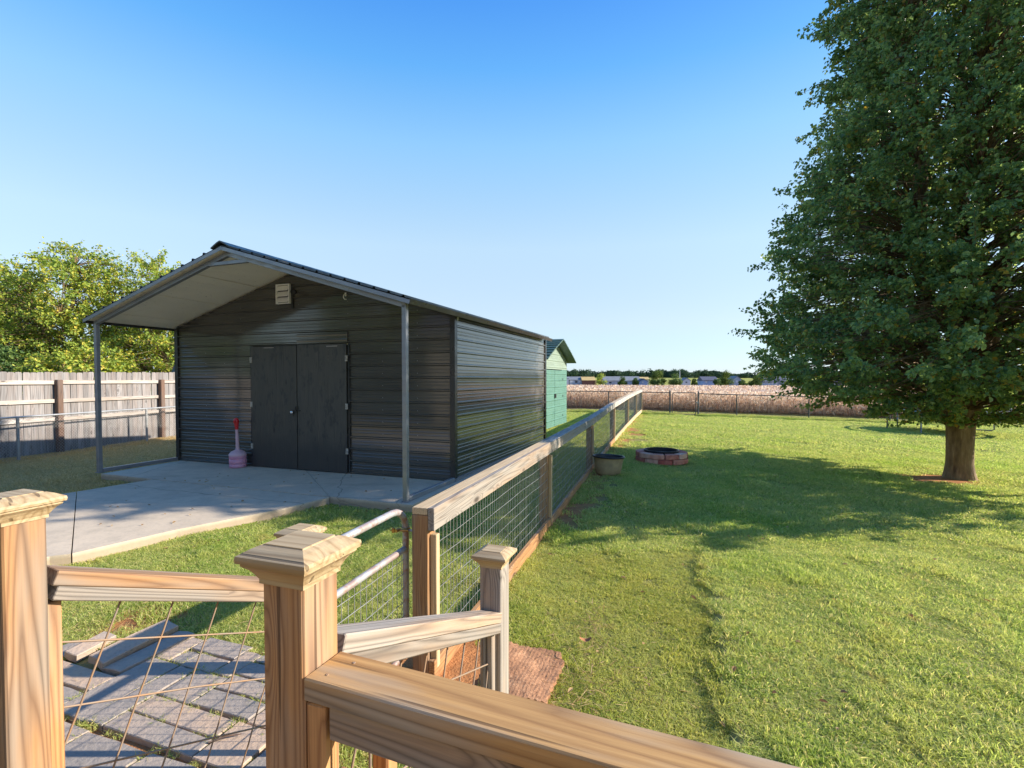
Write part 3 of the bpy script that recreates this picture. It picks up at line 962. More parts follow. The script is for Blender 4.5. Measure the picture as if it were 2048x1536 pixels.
for side in (-1, 1):
    m = MB()
    n_ = 6; pts = []
    for i in range(n_ + 1):                       # the sheets bend down towards the eave
        q = i / n_; pts.append((side * q * (GH + .16), GR + .03 - gsl * q * (GH + .16) - .05 * q ** 4))
    vs = []; fs = []
    for y in (-.34, GD + .2):
        for (x, z) in pts: vs += [(x, y, z), (x, y, z - .035)]
    k_ = 2 * (n_ + 1)
    for i in range(n_):
        a = 2 * i
        fs += [(a, a + 2, k_ + a + 2, k_ + a), (a + 1, k_ + a + 1, k_ + a + 3, a + 3), (a, a + 1, a + 3, a + 2), (k_ + a, k_ + a + 2, k_ + a + 3, k_ + a + 1)]
    fs += [(0, k_, k_ + 1, 1), (2 * n_, 2 * n_ + 1, k_ + 2 * n_ + 1, k_ + 2 * n_)]
    m.add(vs, fs)
    for i in range(1, 8):
        q = i / 8.0; x = side * q * (GH + .16); z = GR + .03 - gsl * q * (GH + .16) - .05 * q ** 4
        m.box(x - .02, x + .02, -.34, GD + .2, z - .002, z + .018)
    m.build('roof_sheet', M['green_roof'], gs, GM)

# ------------------------------------------------------------------ square post cap
def post_cap(parent, x, y, z, s=1.0):
    prof = [(.0475, 0.0), (.0475, .008), (.050, .012), (.053, .018), (.059, .026), (.066, .032), (.068, .034), (.068, .038), (.0735, .040), (.0745, .046), (.0735, .052), (.070, .054), (.056, .062), (.045, .0665), (.0435, .0645), (.0425, .0645), (.041, .0665), (.041, .068)]
    vs = []; fs = []
    for h, zz in prof:
        vs += [(-h, -h, zz), (h, -h, zz), (h, h, zz), (-h, h, zz)]
    for i in range(len(prof) - 1):
        for k in range(4):
            j = (k + 1) % 4
            fs.append((4 * i + k, 4 * i + j, 4 * i + 4 + j, 4 * i + 4 + k))
    n_ = len(prof) * 4
    fs += [(3, 2, 1, 0), (n_ - 4, n_ - 3, n_ - 2, n_ - 1)]
    vs = [(a * s, b * s, c * s) for a, b, c in vs]
    return MB().add(vs, fs).build('post_cap', M['cap'], parent, Matrix.Translation((x, y, z)) @ Matrix.Rotation(-TH + R(0.5), 4, 'Z'))

# post centre from its near left-right corner (the corner shared by the two faces towards the camera)
PW = 0.089
def pc(cx, cy):
    c = Vector((cx, cy, 0)) + U * PW / 2 - Vv * PW / 2
    return c
C_top = pc(-0.351, 0.83)
L_top = Vector((-1.19, 1.27, 0)) - U * PW / 2 - Vv * PW / 2
C_bot = pc(-0.0416, 1.89)
L_bot = Vector((-0.845, 1.985, 0))

deckrail = thing('deck_railing', 'pine deck railing with capped posts and a flat top rail beside the steps', 'railing', (C_top.x, C_top.y, 0))
POST_T, POST_B = 1.30, 0.925
def post(name, c, z0, z1, mat, parent, w=PW, rot=-TH):
    F_ = Matrix.Translation((c.x, c.y, z0)) @ Matrix.Rotation(rot, 4, 'Z') @ Matrix.Rotation(R(-90), 4, 'Y')
    return MB().box(0, z1 - z0, -w / 2, w / 2, -w / 2, w / 2, .004).build(name, mat, parent, F_)
p = post('post', C_top, -0.2, POST_T, M['pine'], deckrail)
post_cap(deckrail, C_top.x, C_top.y, POST_T - .004)
# flat top rail going right along Vv from the centre post, on the post's right face
zr = 1.146
Vr = Vector((math.cos(R(21.8)), -math.sin(R(21.8)), 0)); Ur = Vector((math.sin(R(21.8)), math.cos(R(21.8)), 0))
s0 = C_top + Vv * (PW / 2 + .002)
s1 = s0 + Vr * 2.3
board('top_rail', (s0.x, s0.y, zr - .019), (s1.x, s1.y, zr - .019), .092, .040, M['rail_top'], deckrail)
s0b = s0 + Vr * .045 - Ur * .018; s1b = s0b + Vr * 2.2
board('under_rail', (s0b.x, s0b.y, zr - .039 - .032), (s1b.x, s1b.y, zr - .039 - .032), .038, .060, M['grey_pine'], deckrail)
post('side_strip', C_top + Vv * (PW / 2 + .021) - U * (PW / 2 - .020), 0.3, zr - .042, M['pine_orange'], deckrail, .038)
post('side_strip', C_top + Vv * (PW / 2 + .030) + U * (PW / 2 + .10), 0.3, 1.06, M['pine_orange'], deckrail, .038)
e = s1 + Vr * .047
post('post', e, -0.2, POST_T, M['pine'], deckrail)
post_cap(deckrail, e.x, e.y, POST_T - .004)
board('bottom_rail', (s0.x, s0.y, .45), (s1.x, s1.y, .45), .038, .089, M['pine'], deckrail)
m = MB()
for i in range(14):
    q = s0 + Vr * (.1 + i * .155)
    m.tube([(q.x, q.y, .46), (q.x, q.y, 1.08)], .0028, 5)
for j in range(4):
    a = s0 + Vr * .04; b = s1
    m.tube([(a.x, a.y, .55 + j * .14), (b.x, b.y, .55 + j * .14)], .0028, 5)
m.build('wire_panel', M['rust'], deckrail)

# stair railings
def stair_rail(name, label, A, B, za, zb, mat_a, mat_b, top_post=None, bot_post=None, rail_off=0.0, strip_side=1, rust=M['rust'], pb=None):
    pb = pb or POST_B
    T = thing(name, label, 'railing', (B.x, B.y, 0), 0, 'railings beside the deck steps')
    d = (B - A); L = d.length; dn = d.normalized()
    if top_post: 
        post('post', A, -0.2, POST_T, top_post, T); post_cap(T, A.x, A.y, POST_T - .004)
    post('post', B, -0.1, pb, bot_post, T)
    post_cap(T, B.x, B.y, pb - .004, .94)
    side = Vector((-dn.y, dn.x, 0)) * rail_off
    a = A + dn * (PW / 2 + .018) + side; b = B - dn * (PW / 2 + .004) + side
    board('top_rail', (a.x, a.y, za - .019), (b.x, b.y, zb - .019), .089, .038, mat_a, T)
    board('under_rail', (a.x, a.y, za - .019 - .040), (b.x, b.y, zb - .019 - .040), .084, .037, mat_b, T)
    # vertical strips that hold the wire
    sa = A + dn * (PW / 2 + .020) + side * .3; sb = B - dn * (PW / 2 + .020) + side * .3
    post('side_strip', sa, .3, za - .088, M['pine_orange'], T, .037)
    post('side_strip', sb, -.05, zb - .062, M['grey_pine'], T, .037)
    pass
    # welded rods square to the slope
    sl = (zb - za) / (b - a).length
    nrm = Vector((dn.x * sl * -1, dn.y * sl * -1, 0)) * -1
    run = (Vector((dn.x, dn.y, sl))).normalized(); down = Vector((dn.x * sl, dn.y * sl, -1.0)).normalized()
    Ls = (Vector((b.x, b.y, zb)) - Vector((a.x, a.y, za))).length
    P0 = Vector((a.x, a.y, za - .07))
    m = MB()
    H = .80
    k = -2
    while k * .152 < Ls + .3:
        st = P0 + run * (.03 + k * .152)
        pts = []
        for q in range(9):
            p_ = st + down * (H * q / 8)
            h_ = (p_ - P0).dot(Vector((dn.x, dn.y, 0)))
            if 0 < h_ < (b - a).length: pts.append(p_ + Vector((rnd.uniform(-1, 1), rnd.uniform(-1, 1), 0)) * .0015)
        if len(pts) > 1: m.tube(pts, .0029, 6)
        k += 1
    for j in range(4):
        st = P0 + down * (.12 + j * .165)
        t0_ = max(0, -((st - P0).dot(Vector((dn.x, dn.y, 0)))) / run.xy.length)
        t1_ = ((b - a).length - (st - P0).dot(Vector((dn.x, dn.y, 0)))) / run.xy.length
        p_, q_ = st + run * t0_, st + run * t1_
        mid = (p_ + q_) / 2 + Vector((0, 0, .006 * (j % 2)))
        m.tube([p_, mid, q_], .0029, 6)
    m.build('rod_panel', rust, T)
    return T

ZT, ZB = 1.165, .755
stair_rail('stair_railing', 'right stair railing, weathered handrail running down to the lower capped post', C_top, C_bot, ZT, ZB, M['grey_pine'], M['grey_pine'], None, M['grey_pine'])
stair_rail('stair_railing', 'left stair railing at the left edge with rusty rods over the pavers', L_top, L_bot, ZT - .01, .86, M['pine'], M['grey_pine'], M['pine'], M['pine'], pb=1.0)

# deck floor and one step behind the posts
dk = thing('deck', 'low wooden deck floor below the camera at the head of the steps', 'deck', tuple(uv(0.2, -0.3, 0)))
for i in range(13):
    s = .78 - i * .142
    a = uv(s, -1.75, .33); b = uv(s, 2.6, .33)
    board('deck_board', a, b, .137, .025, M['pine'], dk)
a = uv(.86, -1.75, .20); b = uv(.86, 2.6, .20)
board('rim_board', a, b, .036, .22, M['pine'], dk)
for t_ in (-1.7, -.5, .9, 2.5):
    post('leg', uv(.78, t_), -.2, .31, M['pine'], dk)
    post('leg', uv(-.9, t_), -.2, .31, M['pine'], dk)
a = uv(1.02, -1.28, .165); b = uv(1.02, -.55, .165)
board('step_board', a, b, .26, .035, M['pine'], dk)

# unseen house implied by the deck, added behind the camera for bounce and reflections: sided wall, window and eave
M['siding'] = plain('tan_siding', (0.55, 0.46, 0.34), 0.6, 0.08, 1.5)
hs_ = thing('house', 'unseen tan sided house wall added behind the camera at the back of the deck', 'house', tuple(uv(-2.7, -2, 0)))
for i in range(23):
    z = .32 + i * .125
    a = uv(-2.7, -9.0, z); b = uv(-2.7, 6.5, z)
    HF, L_ = frame(a, b)
    MB().add([(0, .012, 0), (L_, .012, 0), (L_, .0, .124), (0, .0, .124), (0, -.02, 0), (L_, -.02, 0)], [(0, 1, 2, 3), (0, 4, 5, 1)]).build('siding_board', M['siding'], hs_, HF @ Matrix.Translation((0, -.0, 0)))
HF, L_ = frame(uv(-2.73, -9.0, 0), uv(-2.73, 6.5, 0))
MB().box(0, L_, -.6, 0, 0, 3.2).build('wall', M['siding'], hs_, HF)
MB().box(-.3, L_ + .3, -.7, .45, 3.2, 3.35).build('eave', M['far_white'], hs_, HF)
MB().add([(-.4, .5, 3.352), (L_ + .4, .5, 3.352), (L_ + .4, -4.5, 6.1), (-.4, -4.5, 6.1), (-.4, -9.5, 3.352), (L_ + .4, -9.5, 3.352)], [(0, 1, 2, 3), (3, 2, 5, 4)]).build('roof', M['far_darkroof'], hs_, HF)  # dark roof added to cover the sky reflected in the shed front
wf = MB().box(3.2, 4.6, .02, .07, 1.1, 2.5).build('window', M['far_white'], hs_, HF)
MB().box(3.28, 4.52, .072, .078, 1.18, 2.42).build('pane', M['far_glass'], wf, HF)

# ------------------------------------------------------------------ wooden wire fence
FP = [(846, 2.75, .949, .0), (1089, 5.55, .956, .0), (1179, 9.1, .950, .0), (1224, 13.0, 1.03, .0), (1253, 17.5, 1.08, .02), (1270, 21.2, 1.12, .06), (1281, 24.0, 1.15, .08)]
FW = [(Vector(((px - 1024) / 1000.0 * Y, Y, 0)), zt, zb) for px, Y, zt, zb in FP]
fence = thing('wire_fence', 'wood framed wire mesh fence running from the steps to the back fence', 'fence', (FW[0][0].x, FW[0][0].y, 0))
fd = (FW[3][0] - FW[0][0]).normalized(); fn = Vector((fd.y, -fd.x, 0))        # fn points to the right side
frot = -math.atan2(fd.x, fd.y)
for i, (c, zt, zb) in enumerate(FW):
    pm = M['pine'] if i in (0,) else (M['pine'] if i == 1 else M['dark_post'] if i > 2 else M['pine'])
    post('post', c, -.2, zt - .040, pm, fence, .096, frot)
    post('batten', c + fn * (.048 + .020) , zb + .06, zt - .15, M['cream_pine'], fence, .038 if i else .040, frot)
mats = [M['cream_pine'], M['shade_pine'], M['shade_pine'], M['cream_pine'], M['cream_pine'], M['cream_pine']]
for i in range(6):
    (a, za, ba), (b, zb_, bb) = FW[i], FW[i + 1]
    d = (b - a).normalized()
    a_ = a - d * (.05 if i == 0 else 0.0) + d * .002; b_ = b - d * .002
    z1_, z2_ = za, zb_
    if i == 0:
        a_ = a - d * .048
    board('cap_rail', (a_.x + fn.x * .0, a_.y, z1_ - .019), (b_.x, b_.y, z2_ - .019), .092, .038, M['cream_pine'] if i == 0 else mats[i], fence)
    o = fn * (.048 + .020)
    board('side_rail', (a_.x + o.x, a_.y + o.y, z1_ - .060), (b_.x + o.x, b_.y + o.y, z2_ - .060), .038, .125, [M['grey_pine'], M['shade_pine'], M['shade_pine'], M['fence_rail'], M['fence_rail'], M['fence_rail']][i], fence)
    board('bottom_rail', (a_.x + o.x, a_.y + o.y, ba + .045), (b_.x + o.x, b_.y + o.y, bb + .045), .036, .135, M['pine_orange'] if i < 3 else M['cream_pine'], fence)
    # welded mesh
    m = MB()
    L = (b - a).length
    n_ = int(L / (.051 if i < 3 else .075))
    rr = .0022 if i < 1 else .0021
    om = fn * .046
    for k in range(1, n_):
        q = a.lerp(b, k / n_); w = .004 * math.sin(k * 1.7)
        z0_ = ba + .03 + (bb - ba) * k / n_; z9 = za - .05 + (zb_ - za) * k / n_
        m.tube([(q.x + om.x + fn.x * w, q.y + om.y, z0_), (q.x + om.x, q.y + om.y, z9)], rr, 3, False)
    for j in range(9):
        pts = []
        ns = max(4, int(L / .35))
        for k in range(ns + 1):
            q = a.lerp(b, k / ns); zt_ = za + (zb_ - za) * k / ns; z0_ = ba + (bb - ba) * k / ns
            zz = z0_ + .08 + (zt_ - .12 - z0_) * j / 9.0 + .006 * math.sin(k * 1.3 + j * .4 + i)
            w = .006 * math.sin(k * 2.1 + j)
            pts.append((q.x + om.x + fn.x * w, q.y + om.y + fn.y * w, zz))
        m.tube(pts, rr * 1.15, 3, False)
    m.build('wire_mesh', M['wire'], fence)
# short board at the near end that covers the end grain
c0 = FW[0][0]

# ------------------------------------------------------------------ pipe gate at the near end of the fence
gr_ = Vector((-.600, 2.80, 0)); gl_ = Vector((-.800, 2.11, 0))
gd = (gl_ - gr_).normalized()
gate = thing('pipe_gate', 'old galvanised pipe gate with mesh between stair post and fence end', 'gate', (gr_.x, gr_.y, 0))
zt_ = .93
pts = [(gr_.x, gr_.y, .08), (gr_.x, gr_.y, zt_ - .12)]
for k in range(1, 6):
    a = math.pi / 2 * k / 5
    q = gr_ + gd * (.15 * (1 - math.cos(a)))
    pts.append((q.x, q.y, zt_ - .12 + .12 * math.sin(a)))
ql = gl_ - gd * .10
pts.append((ql.x, ql.y, zt_))
for k in range(1, 6):
    a = math.pi / 2 * k / 5
    q = gl_ - gd * (.10 * (1 - math.sin(a)))
    pts.append((q.x, q.y, zt_ - .10 + .10 * math.cos(a)))
pts.append((gl_.x, gl_.y, .08))
def galv_rust():
    t = NT('rusty_galvanised_pipe'); c = t.pos()
    n1 = t.noise(c, 18, 4, 0.7); n2 = t.noise(c, 5, 3)
    base = t.mix(t.mapr(n1, .48, .62), (.42, .43, .43), (.36, .22, .17))
    base = t.mix(t.math('MULTIPLY', t.mapr(n2, .5, .6), .6), base, (.33, .20, .16))
    t.set(Base_Color=base, Roughness=.5, Metallic=.35); t.bump(n1, .3, .002)
    return t.m
M['pipe'] = galv_rust()
MB().tube(pts, .0185, 12).build('frame', M['pipe'], gate)
q0 = gr_ + gd * .019; q1 = gl_ - gd * .019
MB().tube([(q0.x, q0.y, .695), (q1.x, q1.y, .695)], .0175, 12).build('cross_bar', M['pipe'], gate)
MB().tube([(q0.x, q0.y, .10), (q1.x, q1.y, .10)], .0175, 12).build('cross_bar', M['pipe'], gate)
m = MB()
Lg = (gl_ - gr_).length
k = .05
while k < Lg:
    q = gr_ + gd * k
    m.tube([(q.x, q.y, .11), (q.x, q.y, .69)], .0019, 4, False); k += .05
for j in range(7):
    z = .16 + j * .08
    m.tube([(gr_.x, gr_.y, z), ((gr_ + gd * Lg / 2).x, (gr_ + gd * Lg / 2).y, z - .006), (gl_.x, gl_.y, z)], .0019, 4, False)
m.build('wire_mesh', M['wire'], gate)
m = MB(); m.lathe([(.0186, 0), (.026, 0), (.026, .02), (.0186, .02)], 16, c=(gr_.x, gr_.y, .795))
m.tube([(gr_.x - .075, gr_.y - .03, .805), (gr_.x + .02, gr_.y - .026, .803)], .006, 8)
m.tube([(gr_.x - .062, gr_.y - .03, .793), (gr_.x - .062, gr_.y - .03, .818)], .009, 8)
m.tube([(gr_.x - .045, gr_.y - .045, .806), (gr_.x - .030, gr_.y - .02, .806)], .011, 6)
m.build('clamp', M['brass'], gate)
MB().tube([(gr_.x + .02, gr_.y - .01, .80), (c0.x - .05, c0.y, .805)], .007, 8).build('hinge_pin', M['galv'], gate)

# ------------------------------------------------------------------ paved slate beside the steps
paving = thing('slate_paving', 'slate planks laid as paving at the foot of the steps', 'paving', tuple(uv(1.8, -2.6, 0)))
paving['kind'] = 'structure'
PV = [(1.66, 1.80, -3.45, -2.95), (1.52, 1.65, -3.18, -2.95), (1.52, 1.65, -3.60, -3.19), (1.50, 1.99, -2.94, -2.715), (2.00, 2.24, -2.94, -2.835), (2.00, 2.12, -2.825, -2.72),
      (1.50, 1.98, -2.705, -2.58), (1.99, 2.12, -2.71, -2.48), (2.13, 2.27, -2.82, -2.48), (1.755, 1.98, -2.57, -2.34), (1.625, 1.745, -2.57, -2.0), (1.50, 1.61, -2.57, -2.0),
      (1.755, 1.88, -2.33, -1.96), (1.89, 2.01, -2.33, -1.93), (1.99, 2.22, -2.47, -2.35), (2.02, 2.14, -2.34, -1.95), (2.15, 2.25, -2.34, -1.9),
      (1.26, 1.46, -3.5, -3.05), (1.26, 1.47, -3.04, -2.6), (1.25, 1.46, -2.59, -2.2), (1.26, 1.47, -2.19, -1.75), (1.02, 1.245, -3.3, -2.8), (1.02, 1.24, -2.79, -2.3), (1.03, 1.24, -2.29, -1.8),
      (1.50, 1.74, -1.99, -1.75), (1.75, 2.0, -1.95, -1.75), (2.02, 2.2, -1.92, -1.72), (0.8, 1.01, -3.1, -2.6), (.8, 1.01, -2.59, -2.1), (.8, 1.01, -2.09, -1.7),
      (1.25, 1.49, -1.74, -1.5), (1.5, 1.74, -1.74, -1.5), (1.83, 1.97, -3.60, -3.46), (1.67, 1.80, -3.9, -3.47), (1.50, 1.64, -3.9, -3.62)]
def slab(s0_, s1_, t0_, t1_, z=.0, tilt=(0, 0), rot=0.0, th=.045):
    j = lambda: rnd.uniform(-.006, .006)
    cs, ct = (s0_ + s1_) / 2, (t0_ + t1_) / 2
    c = uv(cs, ct)
    base = g1(c.x, c.y) + .03 + z + rnd.uniform(-.004, .004)
    Mx = Matrix.Translation((c.x, c.y, base)) @ Matrix.Rotation(-TH + rot + rnd.uniform(-.012, .012), 4, 'Z') @ Matrix.Rotation(tilt[0] + rnd.uniform(-.006, .006), 4, 'X') @ Matrix.Rotation(tilt[1] + rnd.uniform(-.006, .006), 4, 'Y')
    hx, hy = (t1_ - t0_) / 2 - .001, (s1_ - s0_) / 2 - .001
    pol = []
    for a, b in ((-1, -1), (0, -1), (1, -1), (1, 0), (1, 1), (0, 1), (-1, 1), (-1, 0)):
        pol.append((a * hx + j(), b * hy + j()))
    n = 8; b_ = .004
    vs = [(x, y, -th) for x, y in pol] + [(x, y, -b_) for x, y in pol] + [(x * (1 - b_ / hx), y * (1 - b_ / hy), 0) for x, y in pol]
    fs = [tuple(range(n - 1, -1, -1)), tuple(range(2 * n, 3 * n))]
    for r_ in (0, 1):
        for i in range(n):
            k = (i + 1) % n; fs.append((r_ * n + i, r_ * n + k, (r_ + 1) * n + k, (r_ + 1) * n + i))
    return MB().add(vs, fs).build('paver', M['slate'], paving, Mx)
for q in PV: slab(*q)
slab(1.82, 2.27, -3.10, -2.955, .012, (0, R(-3)))
slab(1.82, 2.27, -3.22, -3.10, .045, (0, R(14)), .02)
slab(1.83, 2.06, -3.46, -3.36, .03, (R(2), R(10)), .1)
paver_poly = W2([(.7, -1.6), (.7, -3.4), (1.45, -3.98), (1.82, -3.95), (1.86, -3.5), (2.06, -3.52), (2.05, -3.3), (2.29, -3.22), (2.33, -2.94), (2.29, -2.48), (2.26, -1.9), (2.2, -1.7), (1.75, -1.45)])

# ------------------------------------------------------------------ door mat
matq = thing('door_mat', 'worn brown coir door mat lying on the grass by the lower stair post', 'mat', tuple(uv(2.62, -.95, .0)))
V_ = []; F_ = []
nn, mm = 26, 34
for i in range(nn + 1):
    for j in range(mm + 1):
        s = 2.38 + .46 * i / nn; t_ = -1.04 + .36 * j / mm
        cr = min(i, nn - i, j, mm - j)
        e_ = 0.0
        q = uv(s + .006 * math.sin(j * 1.8) * (i in (0, nn)), t_ + .006 * math.sin(i * 1.9) * (j in (0, mm)) - .03 * (cr < 3 and i > nn - 4 and j > mm - 4))
        z = g1(q.x, q.y) + .034 + .012 * mnoise.noise((s * 5, t_ * 5, 3)) + (.0009 if j % 2 else 0) + .006 * mnoise.noise((s * 17, t_ * 17, 1))
        V_.append((q.x, q.y, z))
for i in range(nn):
    for j in range(mm):
        a = i * (mm + 1) + j; F_.append((a, a + 1, a + mm + 2, a + mm + 1))
b0 = len(V_)
for (x, y, z) in list(V_): V_.append((x, y, z - .02))
for i in range(nn):
    for a, b in ((i * (mm + 1), (i + 1) * (mm + 1)), ((i + 1) * (mm + 1) + mm, i * (mm + 1) + mm)): F_.append((a, b, b + b0, a + b0))
for j in range(mm):
    for a, b in ((j + 1, j), (nn * (mm + 1) + j, nn * (mm + 1) + j + 1)): F_.append((a, b, b + b0, a + b0))
tm = NT('coir'); cc = tm.pos()
n1_ = tm.noise(tm.scale(cc, (60, 60, 60)), 1, 4, .7); n2_ = tm.noise(cc, 6, 3)
tm.set(Base_Color=tm.ramp(tm.math('ADD', tm.math('MULTIPLY', n1_, .6), tm.math('MULTIPLY', n2_, .5)), [(.35, (.17, .08, .04)), (.6, (.44, .22, .11)), (.8, (.62, .38, .21))]), Roughness=.95)
tm.bump(n1_, 1.0, .006)
o = MB().add(V_, F_).build('mat_surface', tm.m, matq)
mat_poly = W2([(2.37, -1.05), (2.37, -.68), (2.85, -.68), (2.85, -1.05)])

# ------------------------------------------------------------------ rubber tub by the fence
tx, ty = 1.66, 8.62
tub = thing('rubber_tub', 'oval black tub with a dust covered outside leaning by the wire fence', 'tub', (tx, ty, g1(tx, ty)))
TMx = Matrix.Translation((tx, ty, g1(tx, ty) + .005)) @ Matrix.Rotation(R(-8), 4, 'Z') @ Matrix.Rotation(R(2), 4, 'Y')
MB().lathe([(0.0, .0), (.19, .0), (.21, .02), (.235, .14), (.252, .285), (.256, .29)], 36, 1.0, .8).build('outer_wall', M['dusty_plastic'], tub, TMx)
MB().lathe([(.252, .286), (.276, .292), (.280, .305), (.272, .316), (.250, .314), (.243, .30), (.225, .15), (.20, .03), (.18, .02), (0, .02)], 36, 1.0, .8).build('rim_and_inside', M['black_plastic'], tub, TMx)

# ------------------------------------------------------------------ fire pit
fx, fy = 2.98, 9.95
pit = thing('fire_pit', 'round fire pit of red and pink blocks with a black metal ring', 'fire pit', (fx, fy, g1(fx, fy)))
gzp = g1(fx, fy)
def blockmesh():
    m = MB()
    a0 = math.pi / 11 * .96
    ri, ro, h = .33, .49, .10
    vs = []
    pol = []
    for k in range(5): 
        a = -a0 + 2 * a0 * k / 4; pol.append((ro * math.cos(a) + (.012 if k in (1, 3) else 0), ro * math.sin(a)))
    for k in range(3):
        a = a0 * .93 - 2 * a0 * .93 * k / 2; pol.append((ri * math.cos(a), ri * math.sin(a)))
    n = len(pol)
    cx = sum(p[0] for p in pol) / n
    ins = [((x - cx) * .94 + cx, y * .94) for x, y in pol]
    vs = [(x, y, .006) for x, y in ins] + [(x, y, .016) for x, y in pol] + [(x, y, h - .014) for x, y in pol] + [(x, y, h - .002) for x, y in ins]
    fs = [tuple(range(n - 1, -1, -1)), tuple(range(3 * n, 4 * n))]
    for r_ in range(3):
        for i in range(n):
            k = (i + 1) % n; fs.append((r_ * n + i, r_ * n + k, (r_ + 1) * n + k, (r_ + 1) * n + i))
    return m.add(vs, fs).mesh('block', M['block'])
bm_ = blockmesh()
for lay in range(2):
    for i in range(11):
        a = 2 * math.pi * (i + .5 * lay) / 11 + rnd.uniform(-.02, .02)
        o = bpy.data.objects.new('block', bm_)
        link(o, pit, Matrix.Translation((fx + rnd.uniform(-.008, .008), fy + rnd.uniform(-.008, .008), gzp + .01 + lay * .102)) @ Matrix.Rotation(a, 4, 'Z'))
MB().lathe([(.335, .02), (.335, .235), (.34, .25), (.32, .252), (.315, .235), (.315, .03)], 36).build('steel_ring', M['black_metal'], pit, Matrix.Translation((fx, fy, gzp)))
MB().lathe([(.314, .17), (.2, .15), (.0, .16)], 24).build('ash_bed', M['black_metal'], pit, Matrix.Translation((fx, fy, gzp)))

# ------------------------------------------------------------------ chain link fences
def chain_bay(m, a, b, h, r=.0016, step=.075):
    a = Vector(a); b = Vector(b); L = (b - a).xy.length
    d = (b - a) / L
    n_ = int((L + h) / step)
    for sgn in (1, -1):
        for k in range(-int(h / step), int(L / step) + 1):
            x0 = k * step; z0_ = 0.0; x1 = x0 + h; z1_ = h
            if x0 < 0: z0_ = -x0; x0 = 0
            if x1 > L: z1_ = h - (x1 - L); x1 = L
            if z1_ <= z0_ + .01: continue
            if sgn < 0: x0, x1 = L - x0, L - x1
            p = a + d * x0 + Vector((0, 0, z0_)); q = a + d * x1 + Vector((0, 0, z1_))
            m.tube([p, q], r, 3, False)


bl = lambda X: 25.6 - 0.25 * X
backf = thing('chain_link_fence', 'black chain link fence with round posts along the dry crop field', 'fence', (8.7, bl(8.7), 0))
bx = [-3.2, -.4, 2.05, 4.72, 7.50]
bx2 = [8.73, 10.35, 13.25, 16.3, 19.3, 22.3, 25.5]
M['chain_post'] = metal_paint('dark_fence_pipe', (0.075, 0.08, 0.085), .4, .05, .5, .2, .3)
def bz(X): return g1(X, bl(X)) - .04
for grp in (bx, bx2):
    for i, X in enumerate(grp):
        big = X in (7.50, 8.73)
        m = MB().tube([(X, bl(X), bz(X) - .1), (X, bl(X), bz(X) + (1.17 if big else 1.07))], .038 if big else .025, 10)
        if big: m.lathe([(.042, 1.16), (.036, 1.19), (0, 1.205)], 10, c=(X, bl(X), bz(X)))
        m.build('post', M['chain_post'], backf)
    for a, b in zip(grp, grp[1:]):
        MB().tube([(a, bl(a), bz(a) + 1.08), (b, bl(b), bz(b) + 1.08)], .020, 8).build('top_rail', M['chain_post'], backf)
        m = MB(); chain_bay(m, (a, bl(a) - .03, bz(a) + .03), (b, bl(b) - .03, bz(b) + .03), 1.04, .0022, .085)
        m.build('mesh_panel', M['wire_dark'], backf)
gt = thing('chain_link_gate', 'narrow chain link gate with rounded corners in the back fence', 'gate', (8.1, bl(8.1), 0))
ga, gb = 7.60, 8.62
z0_ = bz(8.1) + .06; z1_ = z0_ + 1.04
pts = []
rc = .09
for (cx, cz, a0) in ((gb - rc, z1_ - rc, 0), (ga + rc, z1_ - rc, 90), (ga + rc, z0_ + rc, 180), (gb - rc, z0_ + rc, 270)):
    for k in range(5):
        a = R(a0 + 90 * k / 4); X = cx + rc * math.cos(a)
        pts.append((X, bl(X) - .02, cz + rc * math.sin(a)))
pts.append(pts[0])
MB().tube(pts, .020, 8, False).build('frame', M['chain_post'], gt)
m = MB(); chain_bay(m, (ga + .03, bl(ga) - .03, z0_ + .02), (gb - .03, bl(gb) - .03, z0_ + .02), 1.0, .0022, .085)
m.build('mesh_panel', M['wire_dark'], gt)
MB().box(8.64, 8.72, bl(8.68) - .05, bl(8.68) - .02, z0_ + .55, z0_ + .62).build('latch', M['galv'], gt)

sidef = thing('chain_link_fence', 'silver chain link fence standing in front of the tall picket fence', 'fence', (-10.3, 11.5, -.1))
def sf(Y): return -10.46 + .165 * (Y - 10.56)
sy_ = [4.9, 7.7, 10.56, 13.6, 16.6, 19.6]
for Y in sy_:
    MB().tube([(sf(Y), Y, -.2), (sf(Y), Y, .83)], .028, 10).build('post', M['galv'], sidef)
for a, b in zip(sy_, sy_[1:]):
    MB().tube([(sf(a), a, .84), (sf(b), b, .84)], .021, 8).build('top_rail', M['galv'], sidef)
    m = MB(); chain_bay(m, (sf(a) + .03, a, -.08), (sf(b) + .03, b, -.08), .90, .0019, .065)
    m.build('mesh_panel', M['wire'], sidef)

